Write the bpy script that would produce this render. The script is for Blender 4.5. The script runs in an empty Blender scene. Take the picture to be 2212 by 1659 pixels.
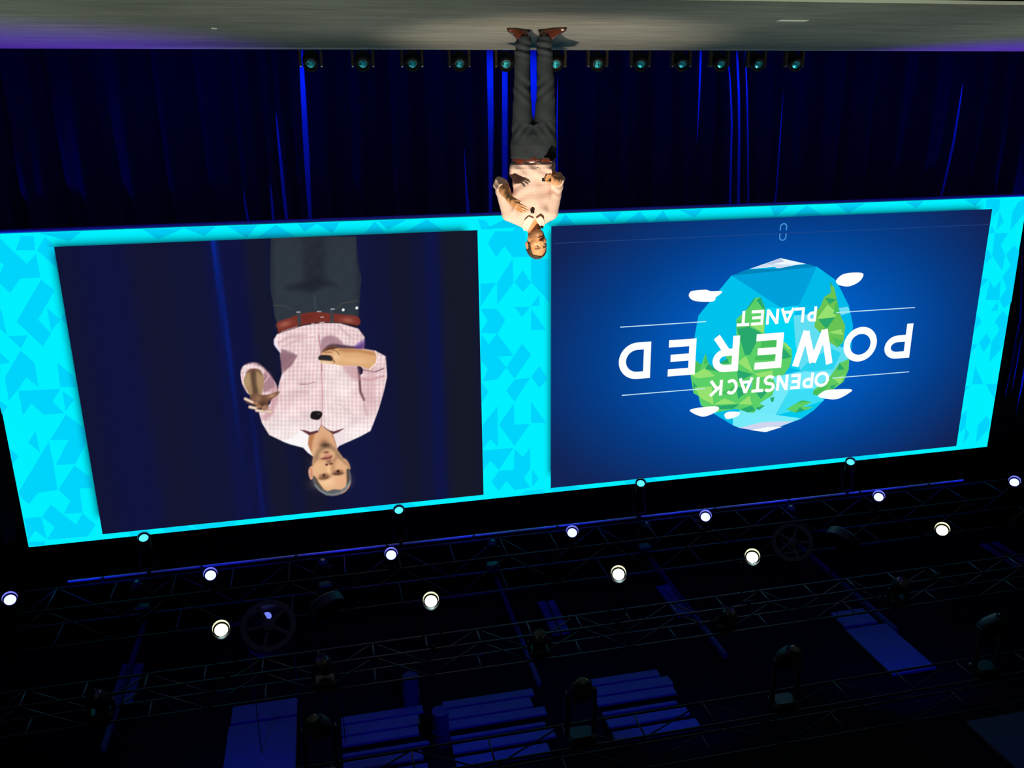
import bpy, math, random
import numpy as np
from mathutils import Vector, Matrix
random.seed(4); rng = np.random.default_rng(7)
scene = bpy.context.scene
COL = scene.collection

# ------------------------------------------------------------------ camera (the photograph was taken upside down)
FPX = 1861.0
MW = np.array([[.97580145, -.07548153, -.20521714], [.21835703, .28711905, .93267511], [-.011478, -.95491633, .29665311]])
CAMZ = 0.67
def ray(px, py):                       # photo pixel -> world direction
    return MW @ np.array([1106. - px, 829.5 - py, FPX])
def atY(px, py, y):
    d = ray(px, py); p = d * (y / d[1]); return np.array([p[0], y, p[2] + CAMZ])
def atZ(px, py, z):
    d = ray(px, py); p = d * ((z - CAMZ) / d[2]); return np.array([p[0], p[1], z])
def project(P):                        # world points (N,3) -> photo pixels
    q = (np.asarray(P) - [0, 0, CAMZ]) @ MW
    return 1106. - FPX * q[..., 0] / q[..., 2], 829.5 - FPX * q[..., 1] / q[..., 2]
cam = bpy.data.cameras.new('camera'); camo = bpy.data.objects.new('camera', cam); COL.objects.link(camo)
cam.sensor_width = 36; cam.lens = FPX / 2212 * 36; cam.clip_end = 200
right = -(MW @ np.array([1, 0, 0])); upv = -(MW @ np.array([0, -1, 0])); back = -(MW @ np.array([0, 0, 1]))
m4 = Matrix.Identity(4)
for i in range(3):
    m4[i][0] = right[i]; m4[i][1] = upv[i]; m4[i][2] = back[i]
m4[2][3] = CAMZ
camo.matrix_world = m4
scene.camera = camo
w = bpy.data.worlds.new('hall_dark'); scene.world = w; w.use_nodes = True
w.node_tree.nodes['Background'].inputs[0].default_value = (.002, .002, .01, 1)
w.node_tree.nodes['Background'].inputs[1].default_value = .35
vs = scene.view_settings
vs.view_transform = 'Standard'; vs.look = 'None'; vs.exposure = 0; vs.gamma = 1; vs.use_curve_mapping = False

# ------------------------------------------------------------------ lights of the hall, with unseen fill lights added
BLUE = (.0, .004, 1.0)
def spot(name, loc, target, power, color, angle, blend=.5, radius=.15):
    l = bpy.data.lights.new(name, 'SPOT'); l.energy = power; l.color = color
    l.spot_size = math.radians(angle); l.spot_blend = blend; l.shadow_soft_size = radius
    o = bpy.data.objects.new(name, l); COL.objects.link(o); o.location = loc
    o.rotation_euler = (Vector(target) - Vector(loc)).to_track_quat('-Z', 'Y').to_euler()
    return o
def area(name, loc, target, power, color, sx, sy):
    l = bpy.data.lights.new(name, 'AREA'); l.shape = 'RECTANGLE'; l.size = sx; l.size_y = sy
    l.energy = power; l.color = color
    o = bpy.data.objects.new(name, l); COL.objects.link(o); o.location = loc
    o.rotation_euler = (Vector(target) - Vector(loc)).to_track_quat('-Z', 'Y').to_euler()
    return o
WARM = (1.0, .83, .60)
spot('front_key_lamp', (1.2, -1.2, 8.6), (-1.8, 7.0, 1.1), 7800, WARM, 15.5, .85, .12)
for x, p in ((-11, 1900), (-7.8, 2050), (-4.8, 1700), (-1.6, 1000), (1.2, 1700), (3.8, 1800)):
    spot('front_wash_lamp', (x + 2.0, -1.2, 8.4), (x, 5.95, 0), p, (.90, 1, .72), 30, .9, .2)
for x, y, p, b in ((2.9, 9.6, 2600, 1), (-8.7, 9.6, 3300, 1)):     # blue heads on the first truss hit the back corners of the stage
    spot('corner_blue_lamp', (x * .85, 11.0, 6.4), (x, y, 0), p, (.16, .0, 1), 50, b, .1)
area('drape_fill_light', (-4, 11.6, -.3), (-4, 13.3, .9), 62, BLUE, 18, .12)  # unseen blue fill added to tint the drapes
spot('added_side_light', (6.2, 12.3, 3.2), (.5, 13.4, .8), 420, BLUE, 50, .8, .1); spot('added_side_light', (-14.2, 12.3, 3.2), (-8.5, 13.4, .8), 380, BLUE, 50, .8, .1)  # side lights added to graze the folds into soft blue bands
fh = area('lens_fill_light', (-3, 9.0, 6.9), (-3, 10.6, .05), 45, (.75, 1, 1), 9, .08); fh.data.spread = math.radians(24)  # unseen strip added to light up the floor-head lenses
area('added_slit_light', (-4, 13.62, -.25), (-4, 14.1, 1.6), 230, (.0, .012, 1), 24, .1)  # added, with the next one, to brighten the cloth behind the slits
area('added_slit_top_light', (-4, 13.66, 6.6), (-4, 14.12, 4.6), 150, (.0, .012, 1), 24, .1)
for x in np.arange(3.6, -11, -1.8):       # unseen blue spots added to make the truss pipe bright
    spot('pipe_fill_light', (x, 11.5, 6.5), (x, 12.0, 6.92), 13, BLUE, 125, .5, .04)
for x, p in ((1.6, 130), (-1.6, 115), (-4.6, 105), (-8.4, 130)):      # more added blue spots, brightening the ceiling pieces
    spot('ceiling_fill_light', (x, 9.3, 7.45), (x - .2, 11.1, 9.3), p, (.0, .0, 1), 105, .6, .06)

spot('corner_fill_light', (-8.6, 7.6, 7.6), (-9.3, 8.5, 9.3), 10, (0, 0, 1), 100, .7, .05)  # blue spot added so the corner panel turns blue

# ------------------------------------------------------------------ small helpers
def lin(c):
    c = np.asarray(c, float) / 255.
    return np.where(c <= .04045, c / 12.92, ((c + .055) / 1.055) ** 2.4)
def nodes(name):
    m = bpy.data.materials.new(name); m.use_nodes = True
    return m, m.node_tree, m.node_tree.nodes['Principled BSDF']
def mat(name, rgb, rough=.6, metal=0., spec=.5, noise=0., nscale=20., bump=0., bscale=60., coat=0.):
    m, nt, b = nodes(name)
    c = (*lin(rgb), 1)
    b.inputs['Base Color'].default_value = c; b.inputs['Roughness'].default_value = rough
    b.inputs['Metallic'].default_value = metal; b.inputs['Specular IOR Level'].default_value = spec
    b.inputs['Coat Weight'].default_value = coat
    if noise or bump:
        tc = nt.nodes.new('ShaderNodeTexCoord')
    if noise:
        n = nt.nodes.new('ShaderNodeTexNoise'); n.inputs['Scale'].default_value = nscale; n.inputs['Detail'].default_value = 5
        nt.links.new(tc.outputs['Object'], n.inputs['Vector'])
        r = nt.nodes.new('ShaderNodeValToRGB')
        r.color_ramp.elements[0].position = .3; r.color_ramp.elements[1].position = .7
        r.color_ramp.elements[0].color = (*(np.array(c[:3]) * (1 - noise)), 1)
        r.color_ramp.elements[1].color = (*(np.array(c[:3]) * (1 + noise)), 1)
        nt.links.new(n.outputs['Fac'], r.inputs['Fac']); nt.links.new(r.outputs['Color'], b.inputs['Base Color'])
    if bump:
        n = nt.nodes.new('ShaderNodeTexNoise'); n.inputs['Scale'].default_value = bscale; n.inputs['Detail'].default_value = 4
        nt.links.new(tc.outputs['Object'], n.inputs['Vector'])
        bp = nt.nodes.new('ShaderNodeBump'); bp.inputs['Strength'].default_value = bump; bp.inputs['Distance'].default_value = .01
        nt.links.new(n.outputs['Fac'], bp.inputs['Height']); nt.links.new(bp.outputs['Normal'], b.inputs['Normal'])
    return m
def emit(name, rgb, strength=1., sample=True):
    m = bpy.data.materials.new(name); m.use_nodes = True; nt = m.node_tree; nt.nodes.clear()
    e = nt.nodes.new('ShaderNodeEmission'); o = nt.nodes.new('ShaderNodeOutputMaterial')
    e.inputs[0].default_value = (*lin(rgb), 1); e.inputs[1].default_value = strength
    nt.links.new(e.outputs[0], o.inputs[0])
    if not sample: m.cycles.emission_sampling = 'NONE'
    return m
def emit_attr(name, alpha=False, sample=True):
    m = bpy.data.materials.new(name); m.use_nodes = True; nt = m.node_tree; nt.nodes.clear()
    a = nt.nodes.new('ShaderNodeAttribute'); a.attribute_name = 'Col'
    e = nt.nodes.new('ShaderNodeEmission'); o = nt.nodes.new('ShaderNodeOutputMaterial')
    nt.links.new(a.outputs['Color'], e.inputs[0])
    if alpha:
        t = nt.nodes.new('ShaderNodeBsdfTransparent'); x = nt.nodes.new('ShaderNodeMixShader')
        nt.links.new(a.outputs['Alpha'], x.inputs[0]); nt.links.new(t.outputs[0], x.inputs[1]); nt.links.new(e.outputs[0], x.inputs[2])
        nt.links.new(x.outputs[0], o.inputs[0])
    else:
        nt.links.new(e.outputs[0], o.inputs[0])
    if not sample: m.cycles.emission_sampling = 'NONE'
    return m
def link(name, me, material, parent=None, smooth=False):
    if material: me.materials.append(material)
    if smooth: me.shade_smooth()
    o = bpy.data.objects.new(name, me); COL.objects.link(o)
    if parent: o.parent = parent
    return o
def mesh(name, v, f, material, parent=None, smooth=False):
    me = bpy.data.meshes.new(name); me.from_pydata([tuple(map(float, p)) for p in v], [], [tuple(map(int, q)) for q in f]); me.update()
    return link(name, me, material, parent, smooth)
def npmesh(name, v, quads, material, parent=None, smooth=True, col=None):
    me = bpy.data.meshes.new(name); n = len(quads); k = quads.shape[1]
    me.vertices.add(len(v)); me.vertices.foreach_set('co', np.ascontiguousarray(v, np.float32).ravel())
    me.loops.add(n * k); me.polygons.add(n)
    me.loops.foreach_set('vertex_index', np.ascontiguousarray(quads, np.int32).ravel())
    me.polygons.foreach_set('loop_start', np.arange(0, n * k, k, dtype=np.int32))
    me.update(calc_edges=True); me.validate()
    if col is not None:
        a = me.color_attributes.new('Col', 'FLOAT_COLOR', 'POINT')
        c = np.ones((len(v), 4), np.float32); c[:, :col.shape[1]] = col
        a.data.foreach_set('color', c.ravel())
    return link(name, me, material, parent, smooth)
def tag(o, label, cat, group=None, kind=None):
    o['label'] = label
    if cat: o['category'] = cat
    if group: o['group'] = group
    if kind: o['kind'] = kind
    return o
def struct(o): o['kind'] = 'structure'; return o
def empty(name, loc=(0, 0, 0), rz=0.):
    o = bpy.data.objects.new(name, None); COL.objects.link(o); o.location = loc; o.rotation_euler = (0, 0, rz); o.empty_display_size = .2
    return o
class MB:                                # collects simple solids for ONE part
    def __init__(s): s.v = []; s.f = []
    def add(s, v, f):
        n = len(s.v); s.v += [tuple(p) for p in v]; s.f += [tuple(i + n for i in q) for q in f]; return s
    def box(s, c, d, rot=None, bev=0.):
        hx, hy, hz = d[0] / 2, d[1] / 2, d[2] / 2
        if bev:                          # chamfered vertical and horizontal edges
            b = min(bev, hx * .9, hy * .9, hz * .9); v = []
            for z, k in ((-hz, b), (-hz + b, 0), (hz - b, 0), (hz, b)):
                for x, y in ((hx - k, hy - k - b), (hx - k - b, hy - k), (-hx + k + b, hy - k), (-hx + k, hy - k - b), (-hx + k, -hy + k + b), (-hx + k + b, -hy + k), (hx - k - b, -hy + k), (hx - k, -hy + k + b)):
                    v.append((x, y, z))
            f = [tuple(range(7, -1, -1)), tuple(range(24, 32))]
            for r in range(3):
                for i in range(8): f.append((r * 8 + i, r * 8 + (i + 1) % 8, r * 8 + 8 + (i + 1) % 8, r * 8 + 8 + i))
        else:
            v = [(x, y, z) for x in (-hx, hx) for y in (-hy, hy) for z in (-hz, hz)]
            f = [(0, 1, 3, 2), (4, 6, 7, 5), (0, 4, 5, 1), (2, 3, 7, 6), (0, 2, 6, 4), (1, 5, 7, 3)]
        R = rot if rot is not None else Matrix.Identity(3)
        return s.add([R @ Vector(p) + Vector(c) for p in v], f)
    def lathe(s, c, axis, prof, n=16, cap=True):   # prof: (distance along axis, radius)
        a = Vector(axis).normalized(); t = a.orthogonal().normalized(); b = a.cross(t); c = Vector(c); v = []; f = []
        for h, r in prof:
            for i in range(n):
                th = 2 * math.pi * i / n; v.append(c + a * h + (t * math.cos(th) + b * math.sin(th)) * r)
        for k in range(len(prof) - 1):
            for i in range(n): f.append((k * n + i, k * n + (i + 1) % n, (k + 1) * n + (i + 1) % n, (k + 1) * n + i))
        if cap: f.append(tuple(range(n - 1, -1, -1))); f.append(tuple(range((len(prof) - 1) * n, len(prof) * n)))
        return s.add(v, f)
    def tube(s, a, b, r, n=8):
        a, b = Vector(a), Vector(b); return s.lathe(a, b - a, [(0, r), ((b - a).length, r)], n)
    def build(s, name, material, parent=None, smooth=False):
        o = mesh(name, s.v, s.f, material, parent)
        if smooth:
            o.data.shade_smooth(); o.data.set_sharp_from_angle(angle=math.radians(40))
        return o

# ------------------------------------------------------------------ materials
def carpet_mat():
    m, nt, b = nodes('stage_carpet')
    tc = nt.nodes.new('ShaderNodeTexCoord'); mp = nt.nodes.new('ShaderNodeMapping'); mp.inputs['Scale'].default_value = (1.1, 7, 1)
    n = nt.nodes.new('ShaderNodeTexNoise'); n.inputs['Scale'].default_value = 1.6; n.inputs['Detail'].default_value = 8; n.inputs['Roughness'].default_value = .7
    r = nt.nodes.new('ShaderNodeValToRGB'); r.color_ramp.elements[0].position = .3; r.color_ramp.elements[1].position = .72
    r.color_ramp.elements[0].color = (.135, .135, .13, 1); r.color_ramp.elements[1].color = (.26, .26, .245, 1)
    nt.links.new(tc.outputs['Object'], mp.inputs[0]); nt.links.new(mp.outputs[0], n.inputs['Vector'])
    nt.links.new(n.outputs['Fac'], r.inputs['Fac']); nt.links.new(r.outputs[0], b.inputs['Base Color'])
    b.inputs['Roughness'].default_value = .85; b.inputs['Specular IOR Level'].default_value = .2
    return m
M = dict(
    carpet=carpet_mat(), black=mat('black_paint', (14, 14, 16), .8, noise=.2), wall=mat('black_wall', (8, 8, 10), .95, spec=.05, noise=.2, nscale=3),
    drape=mat('black_velvet_drape', (52, 52, 60), .95, spec=.05, noise=.25, nscale=30), slit_cloth=mat('pale_backing_cloth', (200, 200, 205), .9, spec=.1, noise=.05, nscale=4),
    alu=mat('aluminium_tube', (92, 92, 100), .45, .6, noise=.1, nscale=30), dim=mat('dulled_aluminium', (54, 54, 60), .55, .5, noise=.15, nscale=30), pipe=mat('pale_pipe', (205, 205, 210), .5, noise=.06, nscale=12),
    fix=mat('fixture_black', (12, 12, 14), .5, noise=.15, nscale=15), fixgrey=mat('fixture_bronze_arm', (70, 58, 44), .4, .3, noise=.1, nscale=15),
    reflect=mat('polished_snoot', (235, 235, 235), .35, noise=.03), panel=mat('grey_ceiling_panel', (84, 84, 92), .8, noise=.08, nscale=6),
    beam=mat('grey_ceiling_beam', (56, 56, 62), .8, noise=.1, nscale=6), stripe=mat('white_stripe', (240, 240, 240), .6, noise=.04), nose=mat('white_nosing', (250, 250, 245), .35, noise=.03),
    ring=mat('spoked_ring_grey', (44, 44, 50), .5, .2, noise=.1))
def lens_mat():
    m, nt, b = nodes('teal_reflection_lens')  # teal reflection painted into the lens colour
    tc = nt.nodes.new('ShaderNodeTexCoord'); v = nt.nodes.new('ShaderNodeTexVoronoi'); v.inputs['Scale'].default_value = 34
    r = nt.nodes.new('ShaderNodeValToRGB'); e = r.color_ramp.elements
    e[0].color = (.0, .55, .45, 1); e[1].color = (.0, .12, .14, 1); e[1].position = .75; k = e.new(.3); k.color = (.05, .75, .95, 1)
    nt.links.new(tc.outputs['Object'], v.inputs['Vector']); nt.links.new(v.outputs['Color'], r.inputs['Fac']); nt.links.new(r.outputs[0], b.inputs['Base Color'])
    b.inputs['Metallic'].default_value = .55; b.inputs['Roughness'].default_value = .3; b.inputs['Coat Weight'].default_value = 1
    return m
M['lens'] = lens_mat()
M['dark'] = mat('matt_black_ring', (6, 6, 7), .9, spec=.1, noise=.1); M['darklens'] = mat('dark_teal_lens', (14, 40, 44), .15, noise=.3, nscale=40, coat=.5)
def glow_lens(name, inner, strength):
    return emit(name, inner, strength)
M['white_lens'] = glow_lens('white_lit_lens', (255, 255, 215), 5); M['blue_lens'] = glow_lens('blue_lit_lens', (120, 125, 255), 5); M['cyan_lens'] = glow_lens('cyan_lit_lens', (70, 190, 255), 2.2)

# ------------------------------------------------------------------ the setting
X0, X1, YF, YB = -17.0, 13.0, -9.0, 15.2
CEIL = 9.3
def slab(name, c, d, material, parent=None): return MB().box(c, d).build(name, material, parent)
struct(slab('floor', ((X0 + X1) / 2, (YF + YB) / 2, -1.05), (X1 - X0, YB - YF, .1), M['black']))
struct(slab('ceiling', ((X0 + X1) / 2, (YF + YB) / 2, CEIL + .05), (X1 - X0, YB - YF, .1), M['wall']))
struct(slab('wall_back', ((X0 + X1) / 2, YB + .1, (CEIL - 1) / 2), (X1 - X0, .2, CEIL + 1), M['wall']))
struct(slab('wall_left', (X0 - .1, (YF + YB) / 2, (CEIL - 1) / 2), (.2, YB - YF, CEIL + 1), M['wall']))
struct(slab('wall_right', (X1 + .1, (YF + YB) / 2, (CEIL - 1) / 2), (.2, YB - YF, CEIL + 1), M['wall']))
struct(slab('floor_backstage', (-4, 12.44, -.675), (25.9, 5.4, .65), M['black']))
SF, SB = 5.398, 9.46
st = empty('stage_platform', (-4, SF, -1), .019)
slab('stage_deck', (0, (SB - SF) / 2, .95), (25.8, SB - SF, .1), M['carpet'], st)
slab('stage_fascia', (0, .05, .45), (25.8, .08, .9), M['wall'], st)
slab('stage_nosing', (0, -.008, .984), (25.8, .016, .02), M['nose'], st)
slab('stage_frame', (0, (SB - SF) / 2 + .05, .45), (25.6, SB - SF - .15, .88), M['black'], st)
tag(st, 'wide low stage platform with grey streaked carpet and thin white front nosing', 'stage')
for (a, b, lab) in (((1687, 42), (1737, 45), 'longer white tape mark on the grey stage carpet near its front edge'), ((455, 59), (471, 62), 'tiny white tape mark on the stage carpet by the purple-lit corner')):  # two thin white slabs lying on the deck
    p, q = atZ(*a, 0), atZ(*b, 0)
    tag(MB().box(((p[0] + q[0]) / 2, (p[1] + q[1]) / 2, .003), (abs(p[0] - q[0]), .07, .006), bev=.002).build('floor_stripe', M['stripe']), lab, 'stripe')
# cloth added behind the drapes as lit backing for the slits, gently rippled
nx, nz = 160, 6
gx = np.linspace(-15.5, 8, nx); gz = np.linspace(-.33, 6.72, nz)
V = np.array([(x, 14.15 + .04 * math.sin(x * 5), z) for z in gz for x in gx]); Q = np.array([(j * nx + i, j * nx + i + 1, (j + 1) * nx + i + 1, (j + 1) * nx + i) for j in range(nz - 1) for i in range(nx - 1)])
tag(npmesh('added_slit_cloth', V, Q, M['slit_cloth']), 'added blue-lit cloth making light streaks in the slits between the dark drapes', 'backdrop')

# drapes: each panel hangs between slits that stand in for streaks of light
DY = 13.32
gaps = [
    [(2212, 425, 0), (2204, 690, 5), (2194, 742, 6), (2187, 790, 6), (2176, 832, 1)],
    [(2218, 690, 0), (2204, 742, 4), (2196, 790, 5), (2187, 840, 1)],
    [(2228, 700, 0), (2216, 780, 5), (2208, 830, 6), (2199, 872, 1)],
    [(2084, 150, 0), (2076, 210, 4), (2060, 310, 7), (2042, 390, 7), (2033, 425, 5)],
    [(1697, 110, 0), (1692, 200, 1), (1685, 300, 4), (1678, 400, 4), (1674, 445, 5)],
    [(1610, 110, 3), (1614, 200, 4), (1616, 300, 4), (1617, 445, 4)],
    [(1592, 110, 4), (1596, 200, 5), (1597, 300, 5), (1595, 445, 6)],
    [(1571, 110, 1), (1577, 170, 3), (1581, 260, 4), (1577, 440, 5)],
    [(1514, 110, 5), (1511, 200, 3), (1506, 300, 1), (1503, 330, 0), (1503, 440, 0)],
    [(1205, 110, 0), (1203, 300, 4), (1203, 470, 6)],
    [(1152, 110, 12), (1153, 200, 12), (1153, 260, 10), (1153, 470, 0)],
    [(1092, 110, 9), (1091, 155, 11), (1091, 390, 11), (1090, 470, 9)],
    [(1058, 110, 12), (1060, 250, 11), (1060, 380, 8), (1059, 470, 5)],
    [(1001, 280, 0), (1007, 400, 4), (1012, 470, 7)],
    [(650, 110, 7), (656, 220, 9), (662, 330, 10), (668, 440, 7), (671, 482, 5)],
    [(592, 200, 0), (600, 290, 4), (608, 370, 6), (615, 440, 7), (620, 485, 5)],
    [(580, 350, 0), (587, 430, 4), (591, 485, 6)],
    [(521, 370, 0), (531, 450, 4), (538, 487, 5)]]
ZN = 60
zs = np.linspace(-.33, 8.3, ZN); zs = np.concatenate([np.linspace(-.33, 2.4, 30), np.linspace(2.5, 6.78, 30)])
def gap_curve(g):
    P = np.array([atY(x, y, DY) for x, y, _ in g]); hw = np.array([wd / 2 * 15.0 / FPX if wd > 0 else -.006 for _, _, wd in g])
    o = np.argsort(P[:, 2]); z = P[o, 2]; x = P[o, 0]; h = hw[o]
    xs = np.interp(zs, z, x); hs = np.interp(zs, z, h)
    lo, hi = zs < z[0] - .25, zs > z[-1] + .25
    hs[lo & (h[0] < .004)] = -.006; hs[hi] = -.006
    return xs, hs
curves = [gap_curve(g) for g in gaps]
order = np.argsort([c[0][8] for c in curves]); curves = [curves[i] for i in order]
cent = np.maximum.accumulate(np.array([c[0] for c in curves]), axis=0)
edgesL = [np.full(ZN, -15.4)] + [cent[i] + curves[i][1] for i in range(len(curves))]
edgesR = [cent[i] - curves[i][1] for i in range(len(curves))] + [np.full(ZN, 7.9)]
NP = len(edgesL)
curtain = empty('stage_curtain', (-4, DY, -.33)); tag(curtain, 'tall dark blue pleated curtain behind the stage with blue light streaks cut as slits', 'curtain')
for k in range(NP):
    L, R_ = edgesL[k], edgesR[k]
    wid = max(.1, float(np.mean(R_ - L))); nfold = max(1, round(wid / .62)); nxp = max(8, nfold * 18)
    u = np.linspace(0, 1, nxp); ph = rng.uniform(0, 6.28); amp = min(.13, wid * .2)
    jit = np.cumsum(rng.uniform(.6, 1.4, nxp)); jit = (jit - jit[0]) / (jit[-1] - jit[0])
    U = u[None, :]; Zc = zs[:, None]
    env = np.sin(math.pi * u) ** .5
    Yv = DY - amp * env * (np.sin(2 * math.pi * nfold * (jit[None, :]) + ph + .35 * np.sin(Zc * .8 + k)) * .8 + .35 * np.sin(2 * math.pi * nfold * 2.3 * jit[None, :] + ph * 2 + .5 * np.sin(Zc * .6)))
    Xv = L[:, None] + (R_ - L)[:, None] * U
    Vv = np.stack([Xv, Yv, np.broadcast_to(Zc, Xv.shape)], -1).reshape(-1, 3)
    Qv = np.array([(j * nxp + i, j * nxp + i + 1, (j + 1) * nxp + i + 1, (j + 1) * nxp + i) for j in range(ZN - 1) for i in range(nxp - 1)])
    o = npmesh('drape_panel', Vv - np.array([-4, DY, -.33]), Qv, M['drape'], curtain)
    sd = o.modifiers.new('thick', 'SOLIDIFY'); sd.thickness = .006

# ------------------------------------------------------------------ LED wall
def smooth_poly(pts, n=4):
    P = np.array(pts, float); o = []; N = len(P)
    for i in range(N):
        p0, p1, p2, p3 = P[i - 1], P[i], P[(i + 1) % N], P[(i + 2) % N]
        for k in range(n):
            t = k / n; o.append(.5 * (2 * p1 + (p2 - p0) * t + (2 * p0 - 5 * p1 + 4 * p2 - p3) * t * t + (3 * p1 - p0 - 3 * p2 + p3) * t ** 3))
    return np.array(o)
LY = 13.0
led = empty('led_wall', (0, LY, 0)); tag(led, 'huge cyan LED wall hanging behind the stage, showing two pictures', 'screen')
LX0, LX1, LZ0, LZ1 = -12.12, 4.63, 2.11, 6.79
def S(px, py, lay=0):
    p = atY(px, py, LY); return (p[0], -.002 * lay, p[2])
MB().box(((LX0 + LX1) / 2, .09, (LZ0 + LZ1) / 2), (LX1 - LX0, .16, LZ1 - LZ0)).build('cabinet', M['fix'], led)
MB().box(((LX0 + LX1) / 2, .06, LZ0 - .022), (LX1 - LX0, .16, .035), bev=.01).build('bottom_ledge', M['pipe'], led)
CY_HI, CY_LO = (0, 240, 255), (0, 212, 252)
border = mesh('border_picture', [(LX0, 0, LZ0), (LX1, 0, LZ0), (LX1, 0, LZ1), (LX0, 0, LZ1)], [(0, 1, 2, 3)], emit('led_cyan', CY_HI), led)
def polys(name, plist, material_fn, parent, lay0, step=.02):
    v = []; f = []; c = []
    for i, (pts, col) in enumerate(plist):
        n = len(v); l = lay0 + i * step
        for p in pts: v.append(S(p[0], p[1], l)); c.append(lin(col))
        f.append(tuple(range(n, n + len(pts))))
    me = bpy.data.meshes.new(name); me.from_pydata(v, [], f); me.update()
    a = me.color_attributes.new('Col', 'FLOAT_COLOR', 'POINT')
    a.data.foreach_set('color', np.c_[np.array(c), np.ones(len(c))].astype(np.float32).ravel())
    return link(name, me, material_fn, parent)
M['pic'] = emit_attr('led_picture', sample=False); M['pica'] = emit_attr('led_picture_soft', alpha=True, sample=False)
def cv(ox, oy, s): return lambda pts: [(ox + s * x, oy + s * y) for x, y in pts]
L1, L2, CB, R1, R2 = cv(0, 490, .2109), cv(0, 840, .2109), cv(1000, 440, .3978), cv(2040, 420, .16879), cv(2040, 690, .1748)
tri = []
for fn, lst in (
    (L1, [[(0, 120), (20, 135), (130, 245), (275, 380), (370, 275), (415, 520), (205, 530), (105, 680), (0, 580), (0, 480), (40, 390), (0, 360)], [(215, 95), (345, 95), (360, 240), (160, 240)], [(460, 100), (560, 200), (585, 420), (380, 240)],
          [(420, 540), (560, 650), (390, 950), (525, 1090), (440, 1225), (170, 970)], [(480, 830), (620, 950), (525, 1070)], [(0, 840), (20, 870), (70, 1110), (0, 1040)], [(80, 1120), (285, 1110), (215, 1245)], [(0, 1285), (105, 1390), (0, 1410)],
          [(210, 1265), (355, 1395), (395, 1640), (270, 1540), (190, 1659), (70, 1659), (50, 1545)], [(585, 1390), (745, 1520), (790, 1640), (620, 1640)], [(630, 920), (665, 880), (690, 1000), (640, 960)]]),
    (L2, [[(70, 0), (190, 0), (90, 120)], [(190, 20), (620, 0), (540, 130), (660, 250), (450, 265), (320, 150), (235, 270)], [(640, 20), (760, 110), (670, 230)], [(0, 120), (80, 180), (20, 260), (0, 180)], [(675, 260), (860, 400), (880, 560), (770, 770), (570, 780), (705, 520), (515, 525)],
          [(365, 430), (410, 650), (290, 550)], [(100, 610), (190, 690), (130, 770)], [(500, 540), (550, 780), (590, 1035), (385, 1065), (300, 1180), (200, 1100), (195, 1050)], [(760, 785), (920, 900), (950, 1015), (815, 1020), (850, 1270), (655, 1280), (720, 1150), (600, 1030)],
          [(520, 1185), (780, 1390), (845, 1275), (980, 1390), (900, 1510), (480, 1545), (560, 1415), (430, 1310)], [(250, 1325), (425, 1310), (480, 1540), (360, 1450), (290, 1560)], [(295, 1570), (470, 1560), (455, 1600), (305, 1612)]]),
    (CB, [[(175, 150), (270, 150), (300, 110), (340, 160), (350, 220), (360, 290), (270, 290), (225, 230), (180, 290), (135, 215)], [(270, 300), (275, 430), (185, 550), (185, 430)], [(325, 360), (370, 430), (325, 480), (280, 425)], [(370, 300), (470, 300), (470, 540), (440, 500), (370, 425)],
          [(370, 555), (415, 490), (415, 555)], [(95, 435), (180, 430), (95, 560)], [(95, 570), (180, 570), (230, 630), (190, 705), (95, 700), (135, 635)], [(280, 560), (365, 560), (320, 615)], [(370, 570), (450, 685), (370, 685)],
          [(185, 705), (275, 825), (190, 830), (235, 890), (185, 955), (105, 965), (135, 900), (97, 850), (97, 705), (140, 765)], [(320, 760), (370, 820), (280, 950), (235, 890)], [(415, 880), (460, 950), (415, 1000), (370, 940)], [(280, 955), (365, 945), (280, 1075), (235, 1015)],
          [(100, 970), (140, 1020), (102, 1080)], [(370, 1075), (450, 1190), (370, 1190)], [(275, 1085), (280, 1200), (365, 1195), (280, 1315), (195, 1200)], [(187, 1100), (190, 1320), (150, 1280), (107, 1330), (105, 1205)], [(110, 1340), (275, 1325), (195, 1445), (150, 1395), (110, 1445)],
          [(280, 1330), (325, 1375), (365, 1325), (365, 1440), (330, 1490), (365, 1540), (280, 1555), (235, 1505), (195, 1560), (155, 1510), (195, 1450), (275, 1445)], [(375, 1440), (410, 1495), (375, 1540)], [(80, 85), (120, 90), (160, 140), (100, 140)]]),
    (R1, [[(540, 60), (715, 55), (700, 200), (610, 300), (615, 180), (530, 170)], [(705, 210), (760, 350), (665, 460)], [(940, 100), (1019, 60), (1019, 250), (840, 460), (870, 220)], [(600, 400), (650, 490), (575, 500)], [(645, 495), (815, 495), (720, 650), (775, 770), (740, 980), (610, 780)],
          [(895, 650), (955, 740), (855, 1380), (760, 1460), (700, 1340), (800, 1200), (740, 1060), (845, 910), (785, 770)], [(560, 700), (605, 800), (510, 900), (545, 700)], [(580, 1100), (630, 1200), (720, 1100), (700, 1350), (525, 1350)], [(685, 1370), (680, 1490), (590, 1490)], [(745, 1490), (812, 1570), (798, 1659), (650, 1659), (650, 1620)],
          [(480, 1075), (570, 1080), (460, 1200)], [(420, 1540), (470, 1620), (460, 1659), (390, 1659)]]),
    (R2, [[(380, 0), (440, 0), (450, 40), (375, 130)], [(640, 0), (780, 0), (722, 340), (550, 530), (580, 280), (680, 130), (630, 20)], [(520, 170), (575, 270), (485, 405), (425, 290)], [(335, 310), (410, 305), (325, 410)], [(380, 580), (480, 800), (340, 800)], [(510, 800), (645, 795), (612, 985)], [(255, 825), (320, 820), (245, 900)],
          [(280, 1110), (260, 1330), (190, 1400), (200, 1200)], [(260, 1330), (310, 1420), (230, 1540)], [(520, 1190), (565, 1260), (545, 1350), (385, 1530), (410, 1310)]])):
    for p in lst: tri.append((fn(p), CY_LO))
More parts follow.
